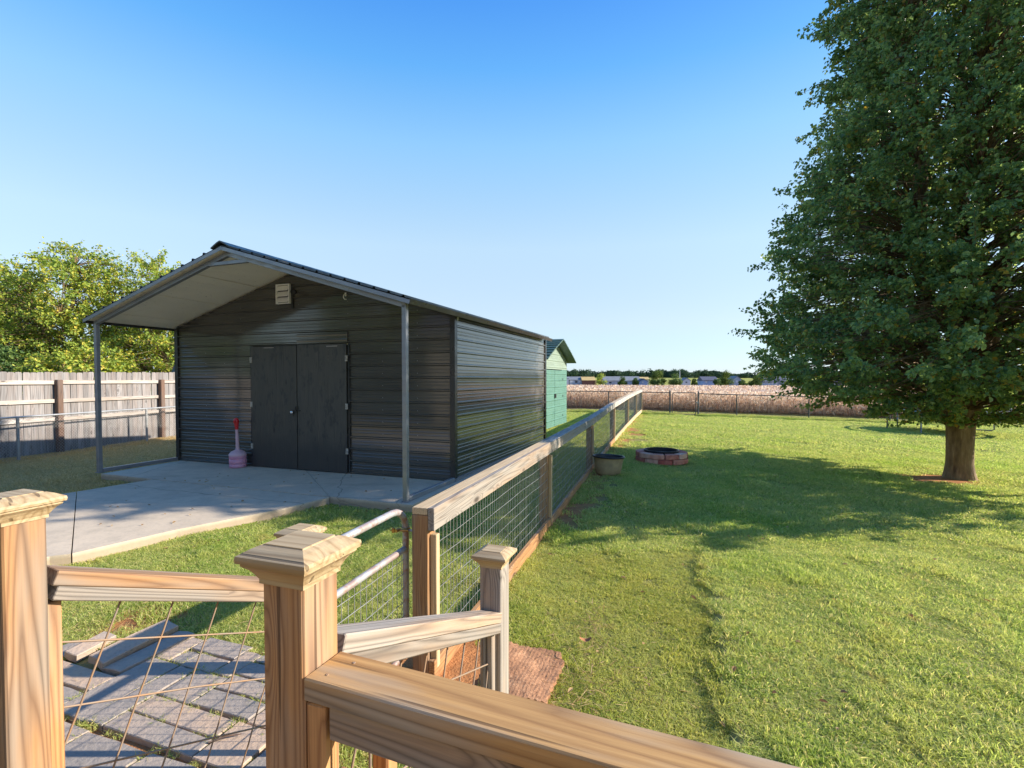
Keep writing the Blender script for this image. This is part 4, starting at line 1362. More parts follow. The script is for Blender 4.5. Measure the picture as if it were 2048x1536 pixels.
# ------------------------------------------------------------------ tall picket fence on the left
pf = thing('picket_fence', 'tall weathered grey picket fence with brown posts on the left', 'fence', (-10.7, 12, -.1))
def px_(Y): return -10.86 + .20 * (Y - 11.6)
pd = Vector((.20, 1, 0)).normalized(); pn = Vector((pd.y, -pd.x, 0))
Ya = 4.6
q = Vector((px_(Ya), Ya, 0)); k = 0
prot = -math.atan2(pd.x, pd.y)
while q.y < 22.5:
    w = .138 + rnd.uniform(-.004, .003)
    z0_ = -.12 + rnd.uniform(-.01, .02); h = 1.80 - z0_ + .012 * (q.y - 11) + rnd.uniform(-.012, .012)
    m = MB()
    c_ = .022
    x0, x1 = -w / 2, w / 2
    pol = [(x0, 0), (x1, 0), (x1, h - c_ * 1.3), (x1 - c_ * .5, h - c_ * .3), (x1 - c_ * 1.3, h), (x0 + c_ * 1.3, h), (x0 + c_ * .5, h - c_ * .3), (x0, h - c_ * 1.3)]
    n_ = len(pol)
    vs = [(-.008, x, z) for x, z in pol] + [(.008, x, z) for x, z in pol]
    fs = [tuple(range(n_ - 1, -1, -1)), tuple(range(n_, 2 * n_))] + [(i, (i + 1) % n_, n_ + (i + 1) % n_, n_ + i) for i in range(n_)]
    m.add(vs, fs)
    # the mesh's X is the fence normal
    m.build('picket', M['picket'], pf, Matrix.Translation((q.x, q.y, z0_)) @ Matrix.Rotation(prot, 4, 'Z') @ Matrix.Rotation(rnd.uniform(-.006, .006), 4, 'X'))
    q = q + pd * (w + rnd.uniform(.004, .010)); k += 1
Ps = [6.2, 9.0, 11.85, 14.55, 17.2, 19.9, 22.4]
for i, Y in enumerate(Ps):
    c = Vector((px_(Y), Y, 0)) + pn * .085
    F_ = Matrix.Translation((c.x, c.y, -.3)) @ Matrix.Rotation(prot, 4, 'Z') @ Matrix.Rotation(R(-90), 4, 'Y')
    MB().box(0, 1.93, -.062, .062, -.058, .058, .012).build('post', M['dark_post'], pf, F_)
for a, b in zip([4.7] + Ps, Ps):
    for z in (1.575, 1.13, .70):
        A = Vector((px_(a), a, z)) + pn * .033; B = Vector((px_(b), b, z + .03 * rnd.uniform(-.4, .4))) + pn * .033
        d_ = (B - A).normalized()
        A = A + d_ * .065; B = B - d_ * .065
        board('rail', A, B, .040, .088, M['fence_rail'], pf, oz=0)

# ------------------------------------------------------------------ trampoline
cx, cy, tr = 15.5, 17.3, 2.0
cz = g1(cx, cy)
tp = thing('trampoline', 'round trampoline with pale blue edge and grey legs behind the tree', 'trampoline', (cx, cy, cz))
TM_ = Matrix.Translation((cx, cy, cz))
zr_ = .80
m = MB(); m.tube([(tr * math.cos(2 * math.pi * k / 40), tr * math.sin(2 * math.pi * k / 40), zr_) for k in range(41)], .024, 8, False)
m.build('frame_ring', M['tramp_frame'], tp, TM_)
MB().lathe([(0, zr_ - .01), (tr - .33, zr_ - .005), (tr - .32, zr_ + .002), (tr - .34, zr_ + .006), (0, zr_ + .002)], 48).build('jumping_mat', M['tramp_mat'], tp, TM_)
MB().lathe([(tr - .10, zr_ + .035), (tr + .04, zr_ + .035), (tr + .055, zr_ + .0), (tr + .045, zr_ - .03), (tr + .035, zr_ + .02), (tr - .1, zr_ + .027)], 48).build('edge_pad', M['tramp_pad'], tp, TM_)
m = MB()
for k in range(72):
    a = 2 * math.pi * k / 72
    m.tube([((tr - .33) * math.cos(a), (tr - .33) * math.sin(a), zr_), ((tr - .02) * math.cos(a), (tr - .02) * math.sin(a), zr_)], .008, 4, False)
m.build('springs', M['tramp_frame'], tp, TM_)
for k in range(4):
    a0 = R(20 + 90 * k); a1 = a0 + R(38)
    P = [(tr * math.cos(a0), tr * math.sin(a0)), (tr * math.cos(a1), tr * math.sin(a1))]
    pts = [(P[0][0], P[0][1], zr_)] + [(P[0][0], P[0][1], .06), (P[0][0] * .94 + P[1][0] * .06, P[0][1] * .94 + P[1][1] * .06, .02),
           (P[0][0] * .06 + P[1][0] * .94, P[0][1] * .06 + P[1][1] * .94, .02), (P[1][0], P[1][1], .06), (P[1][0], P[1][1], zr_)]
    MB().tube(pts, .024, 8).build('leg', M['tramp_frame'], tp, TM_)

# ------------------------------------------------------------------ leaves and trees
def leaf_mesh(C, N, D, L, Wd, tint, hexa=False, fold=.25):
    """C centres, N normals, D directions (n,3); L length, Wd width (n,)"""
    n = len(C)
    N = N / np.linalg.norm(N, axis=1, keepdims=True)
    D = D - N * np.sum(D * N, 1, keepdims=True); D /= np.linalg.norm(D, axis=1, keepdims=True) + 1e-9
    S = np.cross(N, D)
    L = L[:, None]; Wd = Wd[:, None]
    if not hexa:
        V = np.stack([C - D * L / 2, C + S * Wd / 2 + N * Wd * fold, C + D * L / 2, C - S * Wd / 2 + N * Wd * fold], 1).reshape(-1, 3)
        i = np.arange(n)[:, None] * 4
        F = np.concatenate([i + [0, 1, 2], i + [0, 2, 3]], 1).reshape(-1, 3)
        return V, F, np.repeat(tint, 4)
    up = N * Wd * fold
    V = np.stack([C - D * L * .5, C - D * L * .18 + S * Wd * .5 + up, C + D * L * .2 + S * Wd * .42 + up, C + D * L * .5 - N * L * .1, C + D * L * .2 - S * Wd * .42 + up, C - D * L * .18 - S * Wd * .5 + up], 1).reshape(-1, 3)
    i = np.arange(n)[:, None] * 6
    F = np.concatenate([i + [0, 1, 2], i + [0, 2, 3], i + [0, 3, 4], i + [0, 4, 5]], 1).reshape(-1, 3)
    return V, F, np.repeat(tint, 6)


def rdir(n, rs):
    v = rs.normal(size=(n, 3)); return v / np.linalg.norm(v, axis=1, keepdims=True)


def make_tree(name, label, base, prof, seed, ntwig, nleaf, lsize, lmat, trunk_r, group=None, fork=1.0, spread=.26, nlimb=8, hexa=False, warp=.22, shell=.42, cat='tree', twig_r=.006, flare=1.6, squash=(1, 1), droop=.35, tw_len=.5, bmat=None, airy=0.0):
    rs = np.random.RandomState(seed); rr = random.Random(seed)
    bx_, by_ = base; bz_ = g1(bx_, by_)
    T = thing(name, label, cat, (bx_, by_, bz_), 0, group)
    Mb = Matrix.Translation((bx_, by_, bz_))
    zs = np.array([p[0] for p in prof]); rs_ = np.array([p[1] for p in prof])
    H = zs[-1]
    # trunk
    m = MB()
    n = 14; rows = []
    for i in range(10):
        q = i / 9.0; z = -.15 + (fork + .25) * q
        r_ = trunk_r * (1 + (flare - 1) * max(0, 1 - q * 2.6) ** 2 + .22 * max(0, q - .6))
        rows.append((z, r_))
    vs = []; fs = []
    for (z, r_) in rows:
        for k in range(n):
            a = 2 * math.pi * k / n
            f_ = 1 + .10 * math.sin(3 * a + seed) * (1 + max(0, .5 - z) * 1.2) + .05 * mnoise.noise((math.cos(a) * 2, math.sin(a) * 2, z * 3 + seed))
            vs.append((r_ * f_ * math.cos(a), r_ * f_ * math.sin(a), z))
    for i in range(9):
        for k in range(n):
            j = (k + 1) % n; fs.append((i * n + k, i * n + j, (i + 1) * n + j, (i + 1) * n + k))
    fs.append(tuple(9 * n + k for k in range(n)))
    m.add(vs, fs, True); m.build('trunk', bmat or M['bark'], T, Mb)
    # limbs
    nodes = []
    m = MB()
    for i in range(nlimb + 1):
        a = 2 * math.pi * i / nlimb + rr.uniform(-.3, .3)
        lead = i == nlimb
        ztop = H * (rr.uniform(.55, .85) if not lead else .93)
        rt = np.interp(ztop, zs, rs_) * (.62 if not lead else .0)
        p = Vector((math.cos(a), math.sin(a), 0)) * trunk_r * (.5 if not lead else 0) + Vector((0, 0, fork))
        pts = []; rad = []
        ns = 9
        for k in range(ns + 1):
            q = k / ns
            rad_ = trunk_r * .5 + (rt - trunk_r * .5) * (q ** .75) if not lead else 0
            z = fork + (ztop - fork) * (q ** 1.15)
            w = .12 * H / 10
            pts.append(Vector((math.cos(a) * rad_ + rr.uniform(-w, w) * (q > 0), math.sin(a) * rad_ + rr.uniform(-w, w) * (q > 0), z if k else z - .12)))
            rad.append(trunk_r * (.52 if not lead else .6) * (1 - q) ** .8 + .012)
        m.tube(pts, rad, 7)
        for k in range(ns):
            for f_ in (0, .5): nodes.append(pts[k].lerp(pts[k + 1], f_))
    nodes_a = np.array([tuple(p) for p in nodes])
    # twig anchors
    zc = rs.uniform(zs[0], zs[-1], ntwig * 4); rad = np.interp(zc, zs, rs_)
    keep = rs.uniform(0, rs_.max(), len(zc)) < rad
    zc = zc[keep][:ntwig]; rad = rad[keep][:ntwig]
    an = rs.uniform(0, 2 * math.pi, len(zc))
    fr = rs.uniform(.02, 1, len(zc)) ** shell
    wv = np.array([mnoise.noise((math.cos(a) * 1.6, math.sin(a) * 1.6, z * 2.6 / max(2.0, rs_.max()) + seed * 3.1)) for a, z in zip(an, zc)])
    wv2 = np.array([mnoise.noise((math.cos(a) * 4.5, math.sin(a) * 4.5, z * 6.0 / max(2.0, rs_.max()) + seed)) for a, z in zip(an, zc)])
    R_ = rad * fr * (1 + warp * 1.5 * wv + warp * .8 * wv2)
    if airy > 0:
        dn_ = np.array([mnoise.noise((math.cos(a) * r * .55 + seed, math.sin(a) * r * .55, z * .55)) for a, r, z in zip(an, R_, zc)])
        kk = dn_ > (-.5 + airy)
        zc, an, R_, rad = zc[kk], an[kk], R_[kk], rad[kk]
    A = np.stack([np.cos(an) * R_ * squash[0], np.sin(an) * R_ * squash[1], zc], 1)
    C = []; Nn = []; Dd = []; Ti = []
    for i in range(len(A)):
        a = A[i]
        dd = np.linalg.norm((nodes_a - a) * [1, 1, 1.3], axis=1) + np.maximum(0, nodes_a[:, 2] - a[2] + .1) * 3
        nd = nodes_a[np.argmin(dd)]
        p0 = Vector(nd); p2 = Vector(a)
        out = Vector((a[0], a[1], 0)).normalized() if abs(a[0]) + abs(a[1]) > .01 else Vector((0, 0, 1))
        mid = (p0 + p2) / 2 + Vector((0, 0, .12 * (p2 - p0).length))
        tl = tw_len * rr.uniform(.6, 1.35)
        dr = (out * rr.uniform(.5, 1.0) + Vector((rr.uniform(-.6, .6), rr.uniform(-.6, .6), rr.uniform(-.35, .8)))).normalized()
        p3 = p2 + dr * tl
        if twig_r > 0:
            m.tube([p0, mid, p2, p3], [twig_r * 2.4, twig_r * 1.6, twig_r, twig_r * .35], 3, False)
        q = rs.uniform(-.25, 1.0, nleaf)
        pos = a[None, :] + np.array(dr)[None, :] * (q * tl)[:, None]
        off = rdir(nleaf, rs) * (lsize * 1.1 * rs.uniform(.3, 1.3, nleaf))[:, None]
        C.append(pos + off)
        nn_ = rdir(nleaf, rs) + np.array([out.x * .5, out.y * .5, .8])
        Nn.append(nn_)
        Dd.append(off + np.array([0, 0, -droop * lsize]) + np.array(dr) * lsize * .5)
        Ti.append(np.clip(.5 + .25 * rs.normal(size=nleaf) + .18 * rr.uniform(-1, 1), 0, 1))
    m.build('branches', bmat or M['bark'], T, Mb)
    C = np.concatenate(C); Nn = np.concatenate(Nn); Dd = np.concatenate(Dd); Ti = np.concatenate(Ti)
    s = rs.uniform(.65, 1.25, len(C)) * lsize
    V_, F_, t_ = leaf_mesh(C, Nn, Dd, s, s * .72, Ti, hexa)
    obj_np('crown', V_, F_, lmat, T, Mb, cols=t_)
    return T


make_tree('pear_tree', 'large dense dark green tree with thick bare trunk on the right lawn', (7.68, 8.55),
          [(1.0, 1.2), (1.45, 2.4), (2.0, 2.8), (2.6, 2.88), (3.4, 2.68), (4.2, 2.5), (5.5, 2.3), (7.5, 2.08), (9.0, 1.8), (10.4, 1.15), (11.4, .4)],
          5, 4300, 56, .068, M['pear_leaf'], .180, fork=1.0, hexa=True, nlimb=9, warp=.24, shell=.46, tw_len=.45, flare=1.5, squash=(1.0, 1.18))
lt = [(-26.5, 24.0, 7.6, 3.9, 21, 'yellow_leaf', 'leftmost yellow green tree beyond the picket fence', 900, .10),
      (-21.3, 24.5, 8.2, 3.3, 22, 'yellow_leaf', 'tallest yellow green tree behind the picket fence', 760, 0.06),
      (-18.4, 26.0, 8.0, 2.8, 23, 'yellow_leaf', 'thin see through tree just left of the shed roof slope', 420, .22),
      (-15.6, 24.0, 6.6, 2.6, 24, 'yellow_leaf', 'small airy tree showing under the porch roof beside the shed', 360, .2),
      (-31.5, 29.0, 8.0, 3.6, 25, 'dark_leaf', 'dark tree at the far left edge beyond the fence', 600, .1)]
for x, y, h, r_, sd_, mt, lb, nt, air in lt:
    nt = int(nt * 1.35)
    make_tree('tree', lb, (x, y), [(1.3, r_ * .55), (h * .3, r_ * .92), (h * .5, r_), (h * .72, r_ * .86), (h * .9, r_ * .5), (h, r_ * .15)],
              sd_, nt, 30, .135, M[mt], .15, 'trees beyond the picket fence', 1.6, nlimb=6, warp=.35, shell=.5, tw_len=.75, twig_r=.008, airy=air, flare=1.2)
for x, y, h, r_, sd_, lb in ((-21.0, 20.0, 3.0, 2.6, 31, 'dark green bush behind the left end of the picket fence'), (-16.8, 19.8, 2.9, 2.3, 32, 'lighter green bush behind the fence nearest the porch post'), (-25, 20.5, 3.4, 2.8, 34, 'dark bush at the left picture edge behind the fence')):
    make_tree('bush', lb, (x, y), [(.2, r_ * .7), (h * .4, r_), (h * .8, r_ * .7), (h, r_ * .2)], sd_, 420, 26, .13, M['yellow_leaf' if sd_ == 32 else 'dark_leaf'], .06, 'bushes behind the picket fence', .4, nlimb=6, warp=.3, cat='bush', flare=1.1)
for x, y, h, r_, sd_, lb in ((-17.0, -2.5, 7.5, 4.2, 41, 'added unseen dark spreading tree left of the house behind the camera'), (-22.0, 5.0, 8.0, 4.5, 42, 'added unseen dark tree beyond the near end of the picket fence'), (-15.0, -11.0, 9.0, 5.0, 43, 'added unseen tall dark tree far back beside the house')):
    make_tree('tree', lb, (x, y), [(.8, r_ * .7), (h * .3, r_), (h * .6, r_ * .9), (h * .9, r_ * .5), (h, r_ * .1)], sd_, 500, 24, .26, M['dark_leaf'], .2, 'unseen trees added on the left side of the yard', 1.2, nlimb=6, warp=.3, shell=.6, tw_len=.8, flare=1.2)  # out-of-view trees added to darken what the shed front reflects
make_tree('bush', 'low round green shrub seen over the fence beside the shed wall', (-17.2, 25.5), [(.2, .9), (1.2, 1.3), (2.0, .7), (2.2, .2)], 33, 140, 26, .11, M['yellow_leaf'], .05, 'bushes behind the picket fence', .3, nlimb=5, cat='bush', flare=1.1)

# ------------------------------------------------------------------ grass
def blade_tile(name, size, n, h, w, mat, seed, lean=.5, dry=0.0):
    rs = np.random.RandomState(seed)
    P = np.stack([rs.uniform(-size / 2, size / 2, n), rs.uniform(-size / 2, size / 2, n), np.zeros(n)], 1)
    a = rs.uniform(0, 2 * np.pi, n); S = np.stack([np.cos(a), np.sin(a), np.zeros(n)], 1)
    b = rs.uniform(0, 2 * np.pi, n); Ld = np.stack([np.cos(b), np.sin(b), np.zeros(n)], 1)
    hh = (h * rs.uniform(.45, 1.25, n))[:, None]; ll = hh * (lean * rs.uniform(.2, 1.6, n))[:, None]
    ww = (w * rs.uniform(.7, 1.3, n))[:, None]
    Z = np.array([0, 0, 1.0])
    V = np.stack([P - S * ww / 2, P + S * ww / 2, P + Z * hh * .6 + Ld * ll * .35 + S * ww * .42, P + Z * hh * .6 + Ld * ll * .35 - S * ww * .42, P + Z * hh + Ld * ll], 1).reshape(-1, 3)
    i = np.arange(n)[:, None] * 5
    F = np.concatenate([i + [0, 1, 2], i + [0, 2, 3], i + [3, 2, 4]], 1).reshape(-1, 3)
    t = np.clip(rs.uniform(0, 1, n), 0, 1); t[rs.uniform(0, 1, n) < dry] = rs.uniform(1.05, 1.3)
    return bpy.data.objects.new(name, mesh_np(name, V, F, mat, False, np.repeat(t, 5)))


def grass_mat(name='lawn_blades', kind='lawn'):
    t = NT(name)
    a = t.n('ShaderNodeAttribute'); a.attribute_name = 'tint'
    p = t.pos()
    n1 = t.noise(t.scale(p, (1, 1, 0)), .55, 3, .6); n2 = t.noise(t.scale(p, (1, 1, 0)), 3.2, 3, .6)
    sep = t.n('ShaderNodeSeparateXYZ'); t.put(sep.inputs[0], p)
    g = t.ramp(a.outputs['Fac'], [(0, (.18, .26, .05)), (.5, (.37, .46, .115)), (.9, (.56, .60, .21)), (1.0, (.74, .62, .34))])
    g = t.mix(t.math('MULTIPLY', t.mapr(n2, .45, .68), .5), g, (.57, .54, .17))
    g = t.mix(t.math('MULTIPLY', t.mapr(n1, .5, .66), .45), g, (.30, .45, .06))
    ex_ = t.math('SUBTRACT', t.math('MULTIPLY_ADD', sep.outputs[1], .325, .30), sep.outputs[0])
    zone = t.math('MULTIPLY', t.mapr(ex_, .0, .06), t.mapr(sep.outputs[1], 4.5, 4.8, 1.0, 0.0))
    zone = t.math('MULTIPLY', zone, t.mapr(sep.outputs[0], -.2, .2))
    g = t.mix(t.math('MULTIPLY', zone, .45), g, t.mix(n2, (.34, .36, .045), (.50, .44, .10)))
    mow = t.math('SINE', t.math('MULTIPLY', t.math('MULTIPLY_ADD', sep.outputs[1], .30, sep.outputs[0]), 5.2))
    g = t.mix(t.math('MULTIPLY', t.mapr(mow, -.3, .3), .16), g, (.62, .64, .26))
    dryness = t.math('ADD', sep.outputs[0], t.math('MULTIPLY_ADD', n2, 2.5, t.math('MULTIPLY', n1, 2.0)))
    left = t.mapr(dryness, -4.4, -2.2, .85, .0)
    y_ok = t.mapr(sep.outputs[1], 5.0, 7.5, .25, 1.0)
    dcol = t.ramp(a.outputs['Fac'], [(0, (.42, .28, .13)), (.5, (.60, .43, .23)), (1.0, (.74, .58, .36))])
    g = t.mix(t.math('MULTIPLY', left, y_ok), g, dcol)
    band = t.mapr(t.math('ABSOLUTE', t.math('SUBTRACT', t.math('MULTIPLY_ADD', sep.outputs[0], .25, sep.outputs[1]), 26.6)), .7, 1.0, 1.0, 0.0)
    g = t.mix(t.math('MULTIPLY', band, .6), g, (.36, .32, .13))
    sp = t.mapr(t.noise(t.scale(p, (1, 1, 0)), 1.7, 4, .75), .60, .70)
    nearm = t.mapr(sep.outputs[1], 3.5, 7.0, .55, .12)
    g = t.mix(t.math('MULTIPLY', sp, nearm), g, t.mix(a.outputs['Fac'], (.42, .27, .10), (.62, .46, .22)))
    t.set(Base_Color=g, Roughness=.6, Specular_IOR_Level=.25)
    tr = t.n('ShaderNodeBsdfTranslucent'); t.put(tr.inputs[0], t.mix(1.0, g, (1.35, 1.35, 1.0), 'MULTIPLY'))
    mx = t.n('ShaderNodeMixShader'); mx.inputs[0].default_value = .5
    t.t.links.new(t.b.outputs[0], mx.inputs[1]); t.t.links.new(tr.outputs[0], mx.inputs[2]); t.t.links.new(mx.outputs[0], t.out.inputs[0])
    return t.m


M['grass'] = grass_mat()


def instancer(name, pts, rot, scl, tile):
    me = bpy.data.meshes.new(name)
    me.vertices.add(len(pts)); me.vertices.foreach_set('co', np.asarray(pts, dtype=np.float32).ravel())
    at = me.attributes.new('rot', 'FLOAT', 'POINT'); at.data.foreach_set('value', np.asarray(rot, dtype=np.float32))
    at = me.attributes.new('scl', 'FLOAT_VECTOR', 'POINT'); at.data.foreach_set('vector', np.asarray(scl, dtype=np.float32).ravel())
    o = bpy.data.objects.new(name, me); link(o)
    ng = bpy.data.node_groups.new(name + '_nodes', 'GeometryNodeTree')
    ng.interface.new_socket('Geometry', in_out='INPUT', socket_type='NodeSocketGeometry')
    ng.interface.new_socket('Geometry', in_out='OUTPUT', socket_type='NodeSocketGeometry')
    gi = ng.nodes.new('NodeGroupInput'); go = ng.nodes.new('NodeGroupOutput')
    ip = ng.nodes.new('GeometryNodeInstanceOnPoints'); oi = ng.nodes.new('GeometryNodeObjectInfo')
    oi.inputs['Object'].default_value = tile; oi.inputs['As Instance'].default_value = True
    ra = ng.nodes.new('GeometryNodeInputNamedAttribute'); ra.data_type = 'FLOAT'; ra.inputs['Name'].default_value = 'rot'
    sa = ng.nodes.new('GeometryNodeInputNamedAttribute'); sa.data_type = 'FLOAT_VECTOR'; sa.inputs['Name'].default_value = 'scl'
    cb = ng.nodes.new('ShaderNodeCombineXYZ')
    ng.links.new(ra.outputs[0], cb.inputs[2])
    ng.links.new(gi.outputs[0], ip.inputs['Points']); ng.links.new(oi.outputs['Geometry'], ip.inputs['Instance'])
    ng.links.new(cb.outputs[0], ip.inputs['Rotation']); ng.links.new(sa.outputs[0], ip.inputs['Scale'])
    ng.links.new(ip.outputs[0], go.inputs[0])
    md = o.modifiers.new('scatter', 'NODES'); md.node_group = ng
    o['kind'] = 'stuff'
    return o


def in_view(x, y, pad=.30):
    return (y > 1.2) & (np.abs(x) < y * (1.06 + pad) + .8)


def grass_points(y0, y1, step, rs, thin=None):
    xs = np.arange(-y1 * 1.2 - 1, y1 * 1.2 + 1, step); ys = np.arange(y0, y1, step)
    X, Y = np.meshgrid(xs, ys); X = X.ravel() + rs.uniform(-.35, .35, X.size) * step; Y = Y.ravel() + rs.uniform(-.35, .35, Y.size) * step
    k = in_view(X, Y)
    k &= ~poly_mask(X, Y, PAD) & ~poly_mask(X, Y, WALK) & ~poly_mask(X, Y, paver_poly) & ~poly_mask(X, Y, mat_poly)
    s, t_ = to_uv(X, Y)
    k &= ~((s < 1.5) & (t_ > -1.9) & (s < .9))
    k &= (Y + .25 * X < 27.6)
    k &= (np.hypot(X - fx, Y - fy) > .46) & (np.hypot(X - tx, Y - ty) > .2)
    k &= (np.hypot((X - 7.25) * .55, Y - 8.5) > .42 + rs.uniform(-.12, .2, X.size))
    # bare strips: right foot of the wire fence, foot of the steps, a hole, the dirt by the pavers
    fxl = np.interp(Y, [c.y for c, _, _ in FW], [c.x for c, _, _ in FW])
    bare = np.clip(.12 + .42 * np.exp(-((Y - 7.0) / 1.6) ** 2) + .7 * np.exp(-((Y - 15.0) / 3.0) ** 2), 0, 1)
    prob = np.where((X > fxl - .05) & (X < fxl + bare + .1) & (Y > 5.4), .38, 1.0)
    prob = np.where(np.hypot(X + .28, Y - 2.72) < .5, .12, prob)
    prob = np.where(np.hypot(X + 2.5, Y - 3.35) < .28, .3, prob)
    prob = np.where(np.hypot(X - 1.12, Y - 4.04) < .10, .05, prob)
    prob = np.where(np.abs(X - edge_x(Y) + .005) < .018, np.where(Y < 4.5, .35, prob), prob)
    k &= rs.uniform(0, 1, X.size) < prob
    # under the deck and the shed
    k &= ~((X < px_(Y) - .1) & (Y > 4.5))
    gx_, gy_ = X - GO.x, Y - GO.y
    gs_, gt_ = gx_ * U.x + gy_ * U.y, gx_ * Vv.x + gy_ * Vv.y
    k &= ~((np.abs(gs_) < 1.8) & (gt_ < 0) & (gt_ > -3.2))
    X, Y = X[k], Y[k]
    hgt = np.ones(len(X))
    s, t_ = to_uv(X, Y)
    hgt = np.where((X > edge_x(Y)) & (Y < 4.7), 1.0, hgt)
    hgt = np.where((X < edge_x(Y)) & (Y < 4.7) & (X > .2), .72, hgt)
    hgt *= rs.uniform(.75, 1.25, len(X))
    clump = np.array([mnoise.noise((a * 2.3, b * 2.3, 1.0)) for a, b in zip(X, Y)])
    c2_ = np.array([mnoise.noise((a * 7.5, b * 7.5, 4.0)) for a, b in zip(X, Y)])
    hgt *= np.clip(1 + .55 * clump + .9 * c2_, .25, 2.2)
    return X, Y, hgt


def put_grass(name, y0, y1, step, sc, tiles, seed, hz=1.0):
    rs = np.random.RandomState(seed)
    X, Y, hg = grass_points(y0, y1, step, rs)
    Z = gz(X, Y) - .002
    pick = rs.randint(0, len(tiles), len(X))
    for i, tl in enumerate(tiles):
        k = pick == i
        s = sc * rs.uniform(.9, 1.15, k.sum())
        instancer(name, np.stack([X[k], Y[k], Z[k]], 1), rs.uniform(0, 6.28, k.sum()), np.stack([s, s, s * hg[k] * hz], 1), tl)


tA = blade_tile('grass_tile', .22, 460, .027, .0048, M['grass'], 1, 1.3, .10)
tB = blade_tile('grass_tile', .22, 460, .027, .0048, M['grass'], 2, 1.6, .16)
tC = blade_tile('grass_tile', .40, 520, .030, .0090, M['grass'], 3, 1.3, .06)
tD = blade_tile('grass_tile', .40, 520, .030, .0090, M['grass'], 4, 1.5, .09)
put_grass('grass', 1.3, 5.2, .125, 1.0, [tA, tB], 51)
put_grass('grass', 5.2, 12.0, .22, 1.0, [tC, tD], 52)
put_grass('grass', 12.0, 28.5, .42, 1.7, [tC, tD], 53, .75)

# taller grass added so its own shade darkens the foot of the back fence
rs = np.random.RandomState(61)
X = np.repeat(np.arange(-1, 26, .10), 3); Y = bl(X) + rs.uniform(-.42, .08, len(X))
k = ~((X > 7.65) & (X < 8.6)); X, Y = X[k], Y[k]
instancer('grass', np.stack([X, Y, gz(X, Y)], 1), rs.uniform(0, 6.28, len(X)), np.stack([np.full(len(X), .55)] * 2 + [rs.uniform(2.0, 3.8, len(X))], 1), tC)
# weeds along the foot of the picket fence
Y = np.arange(6, 19, .12); X = sf(Y) + rs.uniform(-.35, .12, len(Y))
instancer('grass', np.stack([X, Y, gz(X, Y)], 1), rs.uniform(0, 6.28, len(X)), np.stack([np.full(len(X), .7)] * 2 + [rs.uniform(.8, 2.6, len(X))], 1), tC)
# grass growing in the paving joints
jp = []
for (s0_, s1_, t0_, t1_) in PV:
    for q in range(7):
        if rs.uniform() < .45: jp.append(uv(rs.uniform(s0_, s1_), t1_ + .008))
        if rs.uniform() < .75: jp.append(uv(s0_ - .008, rs.uniform(t0_, t1_)))
jp = [p for p in jp]
tE = blade_tile('grass_tile', .05, 34, .026, .004, M['grass'], 9, 1.1, .35)
instancer('grass', np.array([(p.x, p.y, g1(p.x, p.y) + .012) for p in jp]), rs.uniform(0, 6.28, len(jp)), np.stack([rs.uniform(.5, 1.1, len(jp))] * 3, 1), tE)

# loose straw and dead blades
def straw(name, n, fn, seed, L=.07, w=.0035):
    rs = np.random.RandomState(seed)
    XY = fn(rs, n); X, Y = XY[:, 0], XY[:, 1]
    Z = gz(X, Y) + rs.uniform(.012, .04, len(X))
    C = np.stack([X, Y, Z], 1)
    a = rs.uniform(0, 6.28, len(X)); D = np.stack([np.cos(a), np.sin(a), rs.uniform(-.25, .35, len(X))], 1)
    N = rdir(len(X), rs) * .5 + [0, 0, 1]
    l = L * rs.uniform(.4, 1.7, len(X))
    V_, F_, t_ = leaf_mesh(C, N, D, l, np.full(len(X), w), rs.uniform(0, 1, len(X)), False, .3)
    o = obj_np(name, V_, F_, M['straw'], cols=t_); o['kind'] = 'stuff'
def f_mat(rs, n):
    t_ = rs.normal(size=(n, 2)); return np.stack([.35 + t_[:, 0] * .28, 2.62 + t_[:, 1] * .35], 1)
def f_lawn(rs, n): 
    y = rs.uniform(2.0, 6.5, n); return np.stack([rs.uniform(-.1, 1.1, n) * y, y], 1)
def f_left(rs, n):
    t_ = rs.normal(size=(n, 2)); return np.stack([-2.6 + t_[:, 0] * .5, 3.4 + t_[:, 1] * .35], 1)
def f_line(rs, n):
    y = rs.uniform(2.3, 3.6, n); return np.stack([.32 + (y - 2.3) * .22 + rs.normal(size=n) * .05, y], 1)
straw('straw', 420, f_mat, 71); straw('straw', 420, f_lawn, 72, .05, .003); straw('straw', 420, f_left, 73, .06); straw('straw', 160, f_line, 74, .09)

# twigs on paving and lawn
for (x, y, a, l, lb) in ((-1.28, 2.19, .35, .13, 'short dark twig lying on the slate paving'), (.45, 3.02, 1.1, .10, 'small brown dead leaf curled on the grass beyond the mat')):
    T = thing('twig' if 'twig' in lb else 'dead_leaf', lb, 'twig' if 'twig' in lb else 'leaf', (x, y, g1(x, y)))
    d = Vector((math.cos(a), math.sin(a), .05))
    if 'twig' in lb:
        p = Vector((x, y, .048)); MB().tube([p - d * l / 2, p + Vector((0, .004, .004)), p + d * l / 2], [.0045, .004, .002], 6).build('stick', M['dark_post'], T)
    else:
        p = Vector((x, y, g1(x, y) + .05))
        m = MB(); vs = []
        for i in range(5):
            for j in range(3):
                vs.append(p + Vector(((i - 2) * .018, (j - 1) * (.022 - .006 * abs(i - 2)), .006 * abs(j - 1) + .004 * (i - 2) ** 2)))
        m.add(vs, [(i * 3 + j, (i + 1) * 3 + j, (i + 1) * 3 + j + 1, i * 3 + j + 1) for i in range(4) for j in range(2)], True)
        m.build('blade', M['soil'], T)

